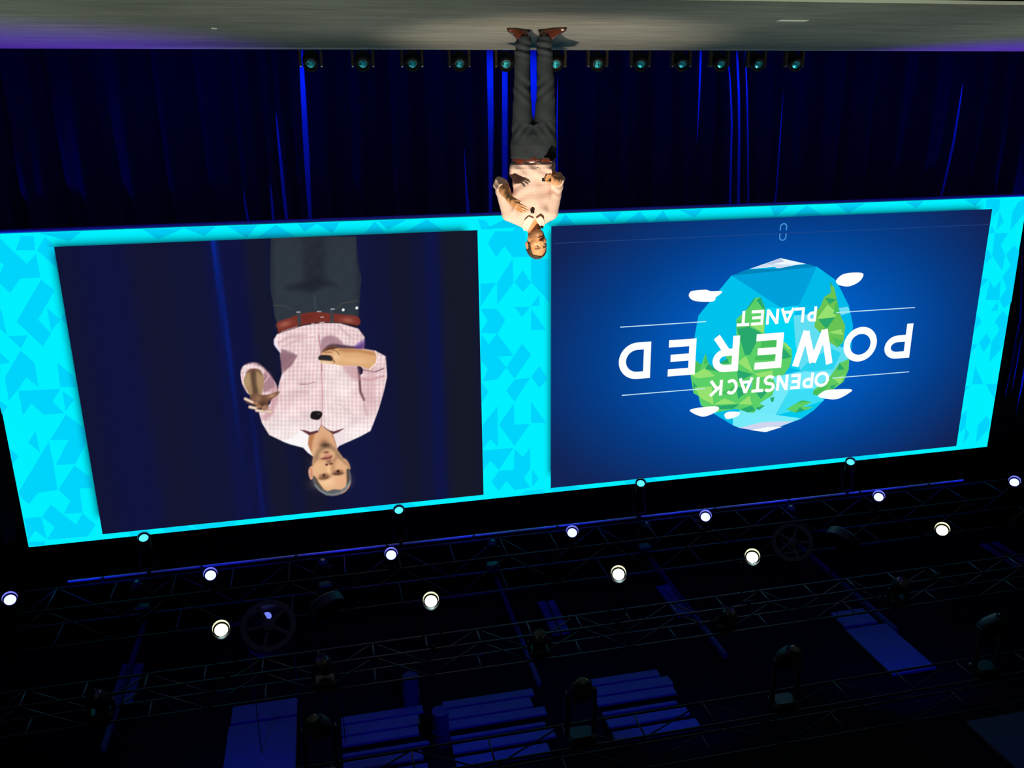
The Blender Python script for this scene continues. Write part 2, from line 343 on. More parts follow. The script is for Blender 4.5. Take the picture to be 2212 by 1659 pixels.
# little triangles along the thin top and bottom strips of the border
def wpx(X, Z):
    a, b = project(np.array([[X, LY, Z]])); return (a[0], b[0])
x = -11.2
while x < 3.4:
    wdt = random.uniform(.28, .6)
    if random.random() < .75: tri.append(([wpx(x, LZ0 + .01), wpx(x + wdt, LZ0 + .01), wpx(x + wdt * random.uniform(.3, .7), LZ0 + random.uniform(.12, .19))] if random.random() < .6 else [wpx(x, LZ0 + .19), wpx(x + wdt, LZ0 + .19), wpx(x + wdt * random.uniform(.3, .7), LZ0 + .012)], (0, 205, 245)))
    x += wdt * random.uniform(.8, 1.5)
x = -11.2
while x < 3.3:
    wdt = random.uniform(.3, .6)
    if random.random() < .6: tri.append(([wpx(x, LZ1 - .008), wpx(x + wdt, LZ1 - .008), wpx(x + wdt + random.uniform(-.12, .12), LZ1 - .08), wpx(x + random.uniform(-.1, .15), LZ1 - .08)], (0, 218, 250)))
    x += wdt * random.uniform(1, 1.6)
polys('border_triangles', tri, M['pic'], border, 1, .012)
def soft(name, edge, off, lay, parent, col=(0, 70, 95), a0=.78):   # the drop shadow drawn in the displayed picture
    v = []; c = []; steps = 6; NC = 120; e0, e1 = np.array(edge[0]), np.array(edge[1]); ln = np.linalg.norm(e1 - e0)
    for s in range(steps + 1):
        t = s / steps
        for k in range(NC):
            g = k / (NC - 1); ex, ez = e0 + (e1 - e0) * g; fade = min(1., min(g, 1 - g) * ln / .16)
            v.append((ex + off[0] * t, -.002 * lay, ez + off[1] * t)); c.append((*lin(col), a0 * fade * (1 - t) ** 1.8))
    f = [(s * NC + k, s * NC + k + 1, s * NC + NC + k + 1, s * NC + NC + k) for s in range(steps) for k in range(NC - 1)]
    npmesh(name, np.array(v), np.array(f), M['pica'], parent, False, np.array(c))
A = dict(x0=-2.35, x1=3.579, z0=2.314, z1=6.70)      # 4:3 camera picture (world right)
B = dict(x0=-11.427, x1=-3.51, z0=2.30, z1=6.705)    # 16:9 slide
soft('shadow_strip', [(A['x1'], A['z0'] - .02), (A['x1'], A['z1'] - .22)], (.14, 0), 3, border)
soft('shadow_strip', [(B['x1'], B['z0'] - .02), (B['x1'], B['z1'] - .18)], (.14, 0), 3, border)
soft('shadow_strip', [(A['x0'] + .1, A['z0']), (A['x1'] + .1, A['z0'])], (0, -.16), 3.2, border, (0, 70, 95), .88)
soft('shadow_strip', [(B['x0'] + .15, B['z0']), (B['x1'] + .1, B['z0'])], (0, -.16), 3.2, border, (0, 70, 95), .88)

# ---- slide picture
def grid(name, x0, x1, z0, z1, nx, nz, lay, fn, parent):
    gx, gz = np.meshgrid(np.linspace(x0, x1, nx), np.linspace(z0, z1, nz))
    P = np.stack([gx, np.full_like(gx, LY), gz], -1).reshape(-1, 3)
    px, py = project(P)
    col = fn(px, py, P)
    v = P.copy(); v[:, 1] = -.002 * lay
    i = np.arange(nx * nz).reshape(nz, nx)
    q = np.stack([i[:-1, :-1], i[:-1, 1:], i[1:, 1:], i[1:, :-1]], -1).reshape(-1, 4)
    return npmesh(name, v, q, M['pic'], parent, False, col)
def slide_bg(px, py, P):
    cx, cz = (B['x0'] + B['x1']) / 2 - .15, (B['z0'] + B['z1']) / 2
    d = np.sqrt(((P[:, 0] - cx) / 4.3) ** 2 + ((P[:, 2] - cz) / 2.75) ** 2)
    t = np.clip((d - .3) / .85, 0, 1) ** 1.1
    c0, c1, c2 = np.array([0, 96, 200.]), np.array([4, 62, 140.]), np.array([18, 34, 84.])
    t = t[:, None]
    c = np.where(t < .5, c0 + (c1 - c0) * t * 2, c1 + (c2 - c1) * (t * 2 - 1))
    return lin(c)
slide = grid('slide_picture', B['x0'], B['x1'], B['z0'], B['z1'], 70, 44, 4, slide_bg, led)
PL = cv(1470, 540, .24714)
G, GD, GL, GM = (92, 208, 104), (40, 168, 108), (150, 226, 112), (70, 190, 90)
O1 = (0, 186, 234)
pl = [
    ([(870, 70), (1090, 120), (1190, 145), (1350, 260), (1390, 330), (1470, 490), (1505, 660), (1490, 860), (1470, 950), (1465, 1040), (1420, 1150), (1330, 1220), (1250, 1310), (1160, 1400), (1050, 1475), (740, 1590), (505, 1550), (455, 1530), (290, 1430), (170, 1350), (155, 1275), (110, 1250), (85, 1090), (115, 960), (120, 760), (155, 570), (440, 225), (600, 165)], O1),
    ([(155, 570), (440, 225), (870, 500), (730, 490), (490, 600), (480, 900), (120, 900), (120, 760)], (0, 194, 236)),
    ([(445, 222), (1187, 145), (1030, 485), (870, 500)], (0, 160, 220)),
    ([(445, 222), (600, 168), (850, 160), (1000, 130), (1090, 122), (1190, 145), (1150, 150), (560, 212)], (0, 132, 186)),
    ([(1380, 505), (1460, 495), (1480, 545), (1400, 570)], (110, 222, 246)),
    ([(730, 500), (870, 500), (1030, 485), (990, 570), (1000, 800), (1040, 1050), (960, 1030), (970, 930), (880, 800), (720, 720)], (0, 214, 244)),
    ([(985, 570), (1170, 555), (1210, 720), (1290, 800), (1380, 840), (1490, 870), (1460, 950), (1290, 1120), (1040, 1050), (1000, 800)], (96, 222, 242)),
    ([(1040, 1050), (1150, 940), (1320, 860), (1400, 900), (1330, 1040), (1150, 1060)], (40, 212, 240)),
    ([(600, 1130), (900, 1090), (1040, 1060), (1330, 1080), (1150, 1240), (950, 1220), (830, 1440), (500, 1420), (620, 1370), (800, 1250)], (112, 234, 250)),
    ([(950, 1220), (1150, 1210), (1250, 1310), (1160, 1400), (1050, 1475), (835, 1440)], (60, 222, 246)),
    ([(840, 1440), (1000, 1400), (1250, 1312), (1160, 1400), (1055, 1470)], (0, 200, 238)),
    ([(455, 1440), (520, 1400), (830, 1440), (1050, 1470), (740, 1590), (505, 1550), (455, 1530)], (118, 236, 250)),
    ([(605, 165), (870, 70), (1092, 120), (1000, 130), (850, 160), (815, 145)], (236, 250, 255)), ([(735, 120), (870, 72), (905, 100), (720, 140)], (188, 202, 228)), ([(610, 162), (720, 122), (860, 125), (1000, 128), (850, 156), (800, 140)], (205, 222, 244)),
    ([(505, 1552), (720, 1500), (985, 1495), (740, 1590)], (206, 214, 240)), ([(610, 1572), (760, 1545), (885, 1545), (740, 1590)], (246, 252, 255)),
    ([(570, 520), (640, 420), (695, 410), (740, 510), (735, 600), (730, 722), (880, 806), (910, 806), (965, 860), (972, 930), (955, 1010), (900, 1090), (800, 1110), (830, 1180), (800, 1270), (700, 1330), (640, 1420), (600, 1420), (480, 1385), (300, 1420), (180, 1360), (155, 1275), (110, 1250), (85, 1090), (125, 960), (180, 1000), (215, 900), (240, 985), (320, 1060), (430, 1055), (350, 985), (400, 950), (385, 915), (485, 890), (485, 605)], G),
    ([(570, 520), (640, 420), (650, 424), (590, 510)], GD), ([(660, 440), (695, 410), (740, 515), (725, 520)], GD),
    ([(490, 690), (600, 670), (700, 722), (605, 915), (560, 920)], GD), ([(605, 655), (730, 650), (722, 728), (690, 705)], GL), ([(490, 610), (600, 640), (600, 670), (490, 690)], GM),
    ([(495, 980), (570, 925), (632, 1075)], GL), ([(490, 1045), (500, 1150), (630, 1085)], GD), ([(840, 965), (890, 850), (970, 932)], GD), ([(890, 812), (910, 806), (965, 862), (940, 870)], GL), ([(640, 1080), (800, 1050), (800, 1100), (690, 1110)], GL),
    ([(700, 760), (700, 850), (640, 960), (800, 960), (860, 900), (860, 800)], GM), ([(330, 990), (410, 945), (420, 990)], GD),
    ([(120, 970), (180, 1000), (150, 1080), (115, 1060)], GM), ([(200, 1000), (215, 905), (238, 985)], GM), ([(95, 1095), (210, 1030), (300, 1100), (150, 1120)], GL), ([(105, 1150), (180, 1230), (110, 1210)], GD), ([(210, 1040), (240, 990), (330, 1060)], GD), ([(120, 1200), (270, 1190), (285, 1350), (170, 1290)], GL),
    ([(285, 1350), (380, 1295), (490, 1340)], GL), ([(350, 1250), (480, 1180), (430, 1270)], GM), ([(480, 1190), (600, 1220), (500, 1300)], GD), ([(500, 1345), (600, 1270), (620, 1350)], GL), ([(650, 1240), (760, 1230), (700, 1300)], GD), ([(300, 1360), (510, 1345), (460, 1385), (340, 1390)], GD), ([(520, 1390), (620, 1355), (650, 1400), (580, 1418)], GD), ([(550, 1160), (620, 1150), (610, 1215)], (60, 190, 210)),
    ([(1300, 275), (1340, 330), (1375, 490), (1390, 560), (1435, 660), (1420, 800), (1370, 850), (1290, 800), (1270, 720), (1210, 715), (1165, 670), (1190, 520), (1215, 500), (1250, 410), (1310, 370)], (104, 196, 84)),
    ([(1200, 605), (1345, 588), (1270, 692)], GD), ([(1255, 415), (1362, 430), (1298, 472)], GD), ([(1190, 600), (1280, 475), (1362, 545), (1345, 585)], GL), ([(1300, 275), (1318, 300), (1308, 330)], GD), ([(1280, 720), (1400, 690), (1420, 740)], GL), ([(1320, 760), (1420, 790), (1370, 850)], GM), ([(1360, 440), (1375, 490), (1390, 560), (1330, 560)], GM),
    ([(1470, 950), (1465, 1040), (1420, 1150), (1320, 1222), (1200, 1270), (1150, 1262), (1160, 1220), (1290, 1120), (1385, 985)], (96, 202, 96)), ([(1385, 985), (1430, 1040), (1360, 1050)], GD), ([(1160, 1225), (1290, 1180), (1200, 1268), (1150, 1260)], GM), ([(1330, 1120), (1430, 1090), (1390, 1170)], GL), ([(1300, 1190), (1360, 1170), (1320, 1218)], GD),
    ([(920, 1390), (1000, 1340), (1060, 1310), (1140, 1325), (1110, 1345), (1060, 1365), (1160, 1370), (1080, 1400), (1000, 1420)], G), ([(1000, 1420), (1040, 1370), (1080, 1400)], GD), ([(1000, 1340), (1060, 1310), (1135, 1324), (1060, 1330)], GM),
    ([(778, 1290), (815, 1280), (808, 1320), (790, 1328)], GD), ([(650, 1362), (680, 1342), (735, 1355), (680, 1395)], G), ([(650, 1378), (735, 1355), (680, 1398)], GD)]
planet = polys('planet_picture', [(PL(p), c) for p, c in pl], M['pic'], slide, 6, .05)
M['white'] = emit('led_white', (255, 255, 255), 1., False); M['icon'] = emit('led_icon_blue', (70, 150, 215), 1., False); M['rule'] = emit('led_rule', (190, 232, 250), 1., False)
for c in ([(70, 380), (100, 355), (215, 345), (260, 358), (355, 358), (340, 385), (305, 410), (285, 445), (190, 450), (110, 440), (72, 410)], [(1355, 260), (1410, 212), (1500, 196), (1590, 205), (1560, 270), (1470, 315), (1390, 308), (1360, 290)], [(1195, 1270), (1260, 1225), (1350, 1215), (1485, 1215), (1470, 1245), (1360, 1300), (1240, 1292)], [(75, 1395), (190, 1370), (320, 1365), (315, 1405), (215, 1450), (140, 1440)], [(380, 1430), (420, 1410), (510, 1415), (490, 1450), (410, 1475), (385, 1460)]):
    c = [tuple(p) for p in smooth_poly(PL(c), 4)]; mesh('cloud_picture', [S(x, y, 12) for x, y in c], [tuple(range(len(c)))], M['white'], slide)
# lettering: strokes in cap-height units, y up, x to the right of the upright reader
def arc(cx, cy, rx, ry, a0, a1, n=18): return [(cx + rx * math.cos(math.radians(a0 + (a1 - a0) * i / n)), cy + ry * math.sin(math.radians(a0 + (a1 - a0) * i / n))) for i in range(n + 1)]
def glyph(ch, W, t):
    l, r, b, u = t / 2, W - t / 2, t / 2, 1 - t / 2
    if ch == 'P': yb = .42; return [[(l, 0), (l, 1)], [(l, u), (W * .52, u)] + arc(W * .52, (u + yb) / 2, r - W * .52, (u - yb) / 2, 90, -90) + [(l, yb)]]
    if ch == 'R': yb = .45; return [[(l, 0), (l, 1)], [(l, u), (W * .5, u)] + arc(W * .5, (u + yb) / 2, r - W * .5 - .02, (u - yb) / 2, 90, -90) + [(l, yb)], [(W * .45, yb), (r, 0)]]
    if ch == 'O': return [arc(W / 2, .5, (r - l) / 2, (u - b) / 2, 0, 360, 40)]
    if ch == 'W': return [[(l * .8, 1), (W * .28, 0)], [(W * .26, .02), (W * .5, .92)], [(W * .5, .92), (W * .74, .02)], [(W * .72, 0), (W - l * .8, 1)]]
    if ch == 'E': return [[(l, 0), (l, 1)], [(l, u), (W, u)], [(l, .5), (W * .92, .5)], [(l, b), (W, b)]]
    if ch == 'D': return [[(l, 0), (l, 1)], [(l, u), (W * .42, u)] + arc(W * .42, .5, r - W * .42, (u - b) / 2, 90, -90) + [(l, b)]]
    if ch == 'N': return [[(l, 0), (l, 1)], [(r, 0), (r, 1)], [(l, .97), (r, .03)]]
    if ch == 'S': return [arc(W / 2, (1.5 - t / 2 + 0) / 2 + .0 + t / 8, (r - l) / 2, .25 - t / 8, 35, 270, 16)[:-1] + arc(W / 2, .25 + t / 8, (r - l) / 2, .25 - t / 8, 90, -145, 16)]
    if ch == 'T': return [[(0, u), (W, u)], [(W / 2, 0), (W / 2, 1)]]
    if ch == 'A': return [[(l * .8, 0), (W / 2, .97)], [(W - l * .8, 0), (W / 2, .97)], [(W * .22, .27), (W * .78, .27)]]
    if ch == 'C': return [arc(W / 2, .5, (r - l) / 2, (u - b) / 2, 45, 315, 30)]
    if ch == 'K': return [[(l, 0), (l, 1)], [(l + .02, .38), (r, .98)], [(W * .4, .58), (r, .02)]]
    if ch == 'L': return [[(l, 0), (l, 1)], [(l, b), (W, b)]]
def ribbon(pts, t):
    P = np.array([p for i, p in enumerate(pts) if i == 0 or math.dist(p, pts[i - 1]) > 1e-4], float); n = len(P); closed = np.linalg.norm(P[0] - P[-1]) < 1e-6
    d = np.diff(P, axis=0); d /= np.linalg.norm(d, axis=1)[:, None]; nr = np.stack([-d[:, 1], d[:, 0]], 1); off = np.zeros((n, 2))
    for i in range(n):
        a = nr[i - 1] if i > 0 else (nr[-1] if closed else nr[0]); b = nr[i] if i < n - 1 else (nr[0] if closed else nr[-1])
        m = a + b; m /= max(np.linalg.norm(m), 1e-6); off[i] = m / max(.45, m @ a) * t / 2
    v = np.concatenate([P + off, P - off]); f = [(i, i + 1, n + i + 1, n + i) for i in range(n - 1)]
    return v, f
def letter(ch, xl, xr, zb, zt, t, lay=16):           # world extents
    h = zt - zb; W = (xr - xl) / h; v = []; f = []
    for k, stroke in enumerate(glyph(ch, W, t)):
        rv, rf = ribbon(stroke, t); n = len(v)
        v += [(xl + x * h, -.002 * (lay + .2 * k), zb + y * h) for x, y in rv]; f += [tuple(i + n for i in q) for q in rf]
    mesh('letter', v, f, M['white'], slide)
SC = cv(1180, 440, .46655)
def line_of(word, ext, base_pts, cap_pts, t):
    zb = np.mean([atY(*SC([p])[0], LY)[2] for p in base_pts]); zt = np.mean([atY(*SC([p])[0], LY)[2] for p in cap_pts])
    for ch, (a, b, yb) in zip(word, ext):
        xl = atY(*SC([(b, yb)])[0], LY)[0]; xr = atY(*SC([(a, yb)])[0], LY)[0]
        letter(ch, xl, xr, zb, zt, t)
line_of('POWERED', [(1565, 1685, 630), (1373, 1525, 645), (1143, 1325, 665), (965, 1090, 675), (765, 888, 695), (562, 688, 708), (333, 480, 720)], [(1685, 552), (1088, 595), (480, 636)], [(1668, 712), (1082, 757), (474, 803)], .20)
line_of('OPENSTACK', [(1238, 1305, 805), (1183, 1232, 815), (1128, 1172, 820), (1062, 1115, 825), (1002, 1055, 830), (948, 1002, 836), (886, 952, 842), (824, 882, 846), (750, 812, 850)], [(1270, 776), (1090, 790), (790, 815)], [(1270, 848), (1080, 860), (790, 886)], .2)
line_of('PLANET', [(1205, 1247, 508), (1143, 1190, 515), (1080, 1143, 517), (1015, 1072, 522), (945, 1002, 528), (880, 937, 534)], [(1230, 474), (1040, 485), (915, 497)], [(1225, 542), (1040, 556), (905, 568)], .2)
for a, b in (((340, 569), (737, 545)), ((1338, 503), (1702, 479)), ((347, 884), (733, 855)), ((1320, 805), (1675, 777))):
    p, q = S(*SC([a])[0], 14), S(*SC([b])[0], 14); z = (p[2] + q[2]) / 2; h = .008
    mesh('rule_line', [(p[0], p[1], z - h), (q[0], p[1], z - h), (q[0], p[1], z + h), (p[0], p[1], z + h)], [(0, 1, 2, 3)], M['rule'], slide)
ic = S(*SC([(1093, 130)])[0], 14); v = []; f = []
for s in (1, -1):
    path = [(-.055, .025 * s), (-.055, .09 * s)] + [(-.055 * math.cos(math.radians(a)), (.09 + .045 * math.sin(math.radians(a))) * s) for a in range(0, 181, 20)] + [(.055, .025 * s)]
    path = [p for i, p in enumerate(path) if i == 0 or math.dist(p, path[i - 1]) > 1e-6]
    rv, rf = ribbon(path, .02); n = len(v); v += [(ic[0] + x, ic[1], ic[2] + y) for x, y in rv]; f += [tuple(i + n for i in q) for q in rf]
mesh('loop_icon', v, f, M['icon'], slide)
zf = atY(*SC([(600, 158)])[0], LY)[2]
mesh('rule_line', [(B['x0'] + .05, -.027, zf - .004), (B['x1'] - .05, -.027, zf - .004), (B['x1'] - .05, -.027, zf + .004), (B['x0'] + .05, -.027, zf + .004)], [(0, 1, 2, 3)], emit('led_faint_rule', (38, 72, 130), 1., False), slide)

# ---- camera picture of the speaker (flat picture on the LED wall)
def sdpoly(P, x, y):
    d = np.full(x.shape, 1e9); inside = np.zeros(x.shape, bool); N = len(P)
    for i in range(N):
        ax, ay = P[i]; bx, by = P[(i + 1) % N]; ex, ey = bx - ax, by - ay
        t = np.clip(((x - ax) * ex + (y - ay) * ey) / max(ex * ex + ey * ey, 1e-9), 0, 1)
        d = np.minimum(d, (x - ax - ex * t) ** 2 + (y - ay - ey * t) ** 2)
        if ay != by: inside ^= ((ay > y) != (by > y)) & (x < ex * (y - ay) / ey + ax)
    d = np.sqrt(d); return np.where(inside, -d, d)
C1, C2, C3 = cv(500, 760, .1989), cv(500, 500, .1808), cv(640, 900, .10854)
def vnoise(x, y, s):
    return (np.sin(x / s * 1.7 + 1.3 * np.sin(y / s * 1.1 + .5)) + np.sin(y / s * 1.9 + 1.7 * np.sin(x / s * .8 + 2.)) + np.sin((x + y) / s * .9)) / 3
def room_bg(px, py, P):
    n = len(px); c = np.tile(np.array([17, 20, 52.]), (n, 1))
    f = (P[:, 0] - A['x0']) / (A['x1'] - A['x0'])
    for c0, w, col, a in ((.05, .05, (24, 26, 38), .8), (.12, .02, (13, 20, 74), .7), (.2, .03, (20, 22, 40), .6), (.33, .06, (18, 22, 62), .8), (.62, .05, (14, 18, 66), .7), (.655, .015, (14, 20, 70), .5), (.55, .03, (22, 24, 44), .7), (.8, .05, (20, 20, 48), .8), (.9, .06, (14, 18, 70), .5), (.46, .03, (24, 24, 40), .6)):
        k = np.exp(-((f - c0) / w) ** 4) * a
        c = c * (1 - k[:, None]) + np.array(col, float) * k[:, None]
    zf_ = (P[:, 2] - A['z0']) / (A['z1'] - A['z0'])
    k = np.exp(-((f - .645 + .012 * zf_) / .005) ** 2) * np.clip(1 - zf_ * 1.3, .08, 1) * .95
    c = c * (1 - k[:, None]) + np.array([6, 44, 170.]) * k[:, None]
    k = np.exp(-((f - .60) / .006) ** 2) * np.clip(zf_ * 1.4 - .6, 0, .5)
    return c * (1 - k[:, None]) + np.array([16, 26, 110.]) * k[:, None]
def speaker_paint(px, py, P):
    c = room_bg(px, py, P)
    def over(alpha, col):
        nonlocal c
        col = np.asarray(col, float); c = c * (1 - alpha[:, None]) + col * alpha[:, None]
    def blob(cx, cy, rx, ry, ang, col, a, p=2, fn=None):
        if fn: (cx, cy), = fn([(cx, cy)])
        ca, sa = math.cos(math.radians(ang)), math.sin(math.radians(ang)); u = ((px - cx) * ca + (py - cy) * sa) / rx; v = (-(px - cx) * sa + (py - cy) * ca) / ry
        over(a * np.exp(-(u * u + v * v) ** (p / 2)), col)
    def fill(pts, col, e=1.2, a=1., sm=True):
        d = sdpoly(smooth_poly(pts) if sm else np.array(pts), px, py); al = np.clip(.5 - d / (2 * e), 0, 1) * a
        over(al, col); return d
    def stroke(pts, w, col, a=1., e=.8):
        P_ = np.array(pts); d = np.full(px.shape, 1e9)
        for (ax, ay), (bx, by) in zip(P_[:-1], P_[1:]):
            t = np.clip(((px - ax) * (bx - ax) + (py - ay) * (by - ay)) / ((bx - ax) ** 2 + (by - ay) ** 2 + 1e-9), 0, 1); d = np.minimum(d, np.hypot(px - ax - (bx - ax) * t, py - ay - (by - ay) * t))
        over(np.clip(.5 - (d - w / 2) / (2 * e), 0, 1) * a, col)
    # trousers
    fill(C2([(470, 60), (465, 400), (465, 620), (475, 740), (497, 860), (515, 1020), (545, 1085), (560, 1190), (800, 1130), (1060, 1100), (1350, 1110), (1510, 1150), (1525, 950), (1535, 750), (1550, 540), (1500, 380), (1488, 60)]), (44, 52, 62), 1.5, 1., False)
    x2, y2 = (px - 500) / .1808, (py - 500) / .1808
    inside = (sdpoly(np.array(C2([(470, 60), (465, 620), (545, 1085), (1510, 1150), (1550, 540), (1488, 60)])), px, py) < 0).astype(float)
    over(inside * .6 * np.exp(-((x2 - 990) / 150) ** 4) * np.clip((720 - y2) / 200, 0, 1), (26, 28, 40))
    over(inside * .35 * np.clip((300 - y2) / 300, 0, 1), (40, 44, 52))
    over(inside * (.14 + .1 * vnoise(px, py, 7)), (58, 66, 70))
    over(inside * .5 * (np.exp(-((x2 - 470) / 40) ** 2) + np.exp(-((x2 - 1530) / 40) ** 2)), (30, 36, 50))
    fill(C2([(660, 655), (860, 600), (1000, 540), (1260, 640), (1100, 650), (960, 720), (800, 700), (700, 690)]), (27, 28, 38), 7, .6)
    stroke(C2([(510, 880), (640, 888), (720, 930)]), 1.2, (120, 100, 84), .55); stroke(C2([(1250, 930), (1320, 855), (1510, 828)]), 1.2, (120, 100, 84), .6); stroke(C2([(995, 770), (1000, 930)]), 2, (84, 96, 106), .5)
    # belt
    fill(C2([(545, 1085), (700, 1030), (800, 990), (960, 962), (1100, 968), (1300, 988), (1512, 1018), (1516, 1120), (1300, 1090), (1060, 1085), (860, 1112), (680, 1172), (570, 1212), (553, 1170)]), (118, 48, 40), 1.2)
    blob(640, 1105, 14, 6, -18, (190, 120, 104), .6, 2, C2); blob(1390, 1060, 14, 6, 5, (186, 116, 100), .6, 2, C2); blob(900, 1020, 20, 6, -8, (100, 38, 34), .5, 2, C2)
    stroke(C2([(570, 1215), (700, 1170), (860, 1120), (1080, 1092), (1300, 1096), (1516, 1135)]), 3, (22, 14, 20), .9); stroke(C2([(600, 1196), (700, 1162), (790, 1135)]), 1.3, (225, 215, 205), .8)
    for x in (805, 1195): stroke(C2([(x, 960 - (x > 1000) * 30), (x + 8, 1100 - (x > 1000) * 25)]), 7, (58, 66, 74), .95)
    for a, b in (((780, 962), (818, 962)), ((1025, 955), (1070, 955)), ((1190, 926), (1230, 926)), ((1068, 1022), (1098, 1022)), ((1055, 1088), (1105, 1082)), ((955, 1105), (985, 1100))): stroke(C2([a, b]), 2, (210, 205, 205), .9)
    for p in ((1335, 935), (1497, 912)): blob(*p, 3.2, 3.2, 0, (255, 255, 250), 1, 5, C2)
    # shirt
    arm_l = C1([(100, 300), (98, 230), (130, 150), (240, 112), (330, 150), (400, 220), (440, 280), (485, 350), (495, 440), (440, 480), (300, 470), (190, 460), (135, 380)])
    torso = C2([(570, 1215), (545, 1225), (512, 1280), (510, 1350), (578, 1440), (588, 1530)]) + C1([(530, 10), (545, 120), (550, 230), (520, 330), (500, 440), (450, 480), (420, 560), (300, 660), (330, 770), (410, 900), (560, 972), (640, 1000), (780, 1037), (830, 1090), (885, 1130), (870, 1060), (835, 1000), (845, 905), (935, 870), (970, 800), (1100, 890), (1130, 980), (1145, 1045), (1170, 1018), (1300, 962), (1410, 912), (1510, 856), (1540, 780), (1600, 620), (1650, 450), (1690, 270), (1680, 120), (1672, 45)]) + C2([(1845, 1490), (1720, 1425), (1580, 1400), (1590, 1260), (1515, 1160), (1300, 1096), (1080, 1092), (860, 1122), (700, 1172)])
    sh = np.array([230, 198, 201.])
    dT = sdpoly(np.array(torso), px, py); dA = sdpoly(smooth_poly(arm_l), px, py); d = np.minimum(dT, dA); al = np.clip(.5 - d / 2.4, 0, 1)
    x1, y1 = (px - 500) / .1989, (py - 760) / .1989
    base = np.tile(sh, (len(px), 1))
    bright = np.clip((y1 - 560) / 420, 0, 1); base += (np.array([252, 244, 242.]) - base) * (bright * .9)[:, None]
    mid = np.exp(-((x1 - 1150) / 150) ** 2) * np.exp(-((y1 - 280) / 380) ** 2); base += (np.array([250, 238, 234.]) - base) * (mid * .7)[:, None]
    wob = 1.2 * np.sin(py / 31.) + .9 * np.sin(px / 23. + py / 40.)
    gxl = .5 + .5 * np.cos((px + wob + (py - 850) * .02) / 8.5 * 2 * math.pi); gyl = .5 + .5 * np.cos((py - .02 * px + 1.4 * np.sin(px / 26.)) / 9.0 * 2 * math.pi)
    chk = (gxl ** 2 * .75 + gyl ** 3 * .55)
    base += (np.array([255, 250, 248.]) - base) * np.clip(chk * .36 + .08, 0, 1)[:, None]
    base -= (np.array([9, 19, 17.]) * np.clip(1 - gxl - gyl * .6, 0, 1)[:, None])
    base += (vnoise(px, py, 9) * 8 + vnoise(px * .7 + py * .5, py - px * .3, 17) * 9)[:, None]
    over(al, np.clip(base, 0, 255))
    # creases and shadows of the shirt
    def ins(a): return a
    fill(C2([(600, 1400), (740, 1450), (785, 1482), (720, 1600), (640, 1659), (600, 1659), (585, 1500)]), (136, 100, 112), 2.5, .8, False); fill(C1([(532, 10), (715, 40), (640, 150), (552, 240)]), (142, 104, 116), 2.5, .7, False)
    stroke(C2([(620, 1640), (700, 1540), (780, 1490)]), 2, (170, 128, 136), .6); stroke(C2([(560, 1330), (700, 1250), (900, 1240)]), 4, (180, 140, 146), .5, 3); stroke(C2([(620, 1370), (800, 1290), (980, 1260)]), 3, (196, 158, 160), .5, 2)
    fill(C2([(515, 1280), (560, 1360), (580, 1440), (512, 1350)]), (245, 236, 255), 2, .8)
    fill(C2([(1075, 1290), (1180, 1240), (1270, 1270), (1330, 1340), (1200, 1350), (1080, 1450)]), (150, 108, 122), 3, .7); fill(C2([(1200, 1340), (1480, 1370), (1580, 1330), (1570, 1400), (1300, 1410), (1090, 1480), (1080, 1440)]), (62, 38, 56), 2.5, .85)
    fill(C2([(1470, 1370), (1585, 1290), (1580, 1390), (1500, 1410)]), (96, 64, 150), 3, .7); stroke(C2([(1040, 1230), (1065, 1400), (1085, 1659)]), 2, (176, 110, 120), .8); stroke(C1([(975, 100), (985, 400), (985, 640), (975, 800)]), 2, (192, 128, 134), .8)
    stroke(C2([(1290, 1130), (1330, 1180), (1420, 1260)]), 3, (186, 150, 158), .6, 2)
    stroke(C1([(1375, 170), (1390, 300), (1400, 430), (1440, 520)]), 5, (88, 48, 56), .85, 2); fill(C1([(1372, 150), (1425, 180), (1420, 235), (1385, 240)]), (20, 16, 44), 1.2); fill(C1([(1200, 150), (1370, 160), (1380, 300), (1300, 280)]), (196, 146, 152), 5, .6)
    stroke(C1([(1430, 195), (1560, 215), (1650, 180)]), 2.2, (110, 70, 84), .9); stroke(C1([(1400, 290), (1520, 300), (1650, 262)]), 4, (188, 130, 136), .7, 2); stroke(C1([(1440, 560), (1470, 680)]), 3, (190, 146, 148), .6, 2)
    over(al * .45 * np.clip((x1 - 1400) / 80, 0, 1) * np.clip((760 - y1) / 300, 0, 1) * (x1 < 1560), (206, 160, 164))
    stroke(C1([(745, 350), (830, 352), (900, 330)]), 2, (150, 104, 110), .8, 1.5); stroke(C1([(560, 390), (720, 385), (900, 338)]), 1.2, (250, 240, 238), .7); stroke(C1([(1150, 560), (1250, 620), (1330, 690)]), 1., (214, 180, 174), .8); stroke(C1([(700, 430), (830, 440)]), 5, (206, 164, 168), .5, 3)
    fill(C1([(350, 240), (410, 220), (480, 350), (440, 400), (340, 430)]), (140, 92, 108), 3, .65); stroke(C1([(380, 230), (410, 260), (350, 340)]), 2, (232, 206, 214), .8); stroke(C1([(120, 200), (200, 150), (330, 190)]), 3, (246, 230, 234), .7, 1.5); stroke(C1([(160, 130), (240, 116), (330, 155), (395, 215)]), 3, (90, 56, 66), .6, 1.5)
    fill(C1([(430, 400), (510, 380), (490, 560), (430, 700), (370, 740), (330, 700), (420, 600)]), (196, 144, 150), 4, .65)
    # placket button glints, lapel microphone
    fill(C1([(858, 690), (875, 650), (930, 640), (975, 650), (985, 685), (945, 735), (870, 725)]), (26, 22, 26), 1.2); blob(945, 672, 3, 1.5, 0, (90, 84, 90), .9, 2, C1)
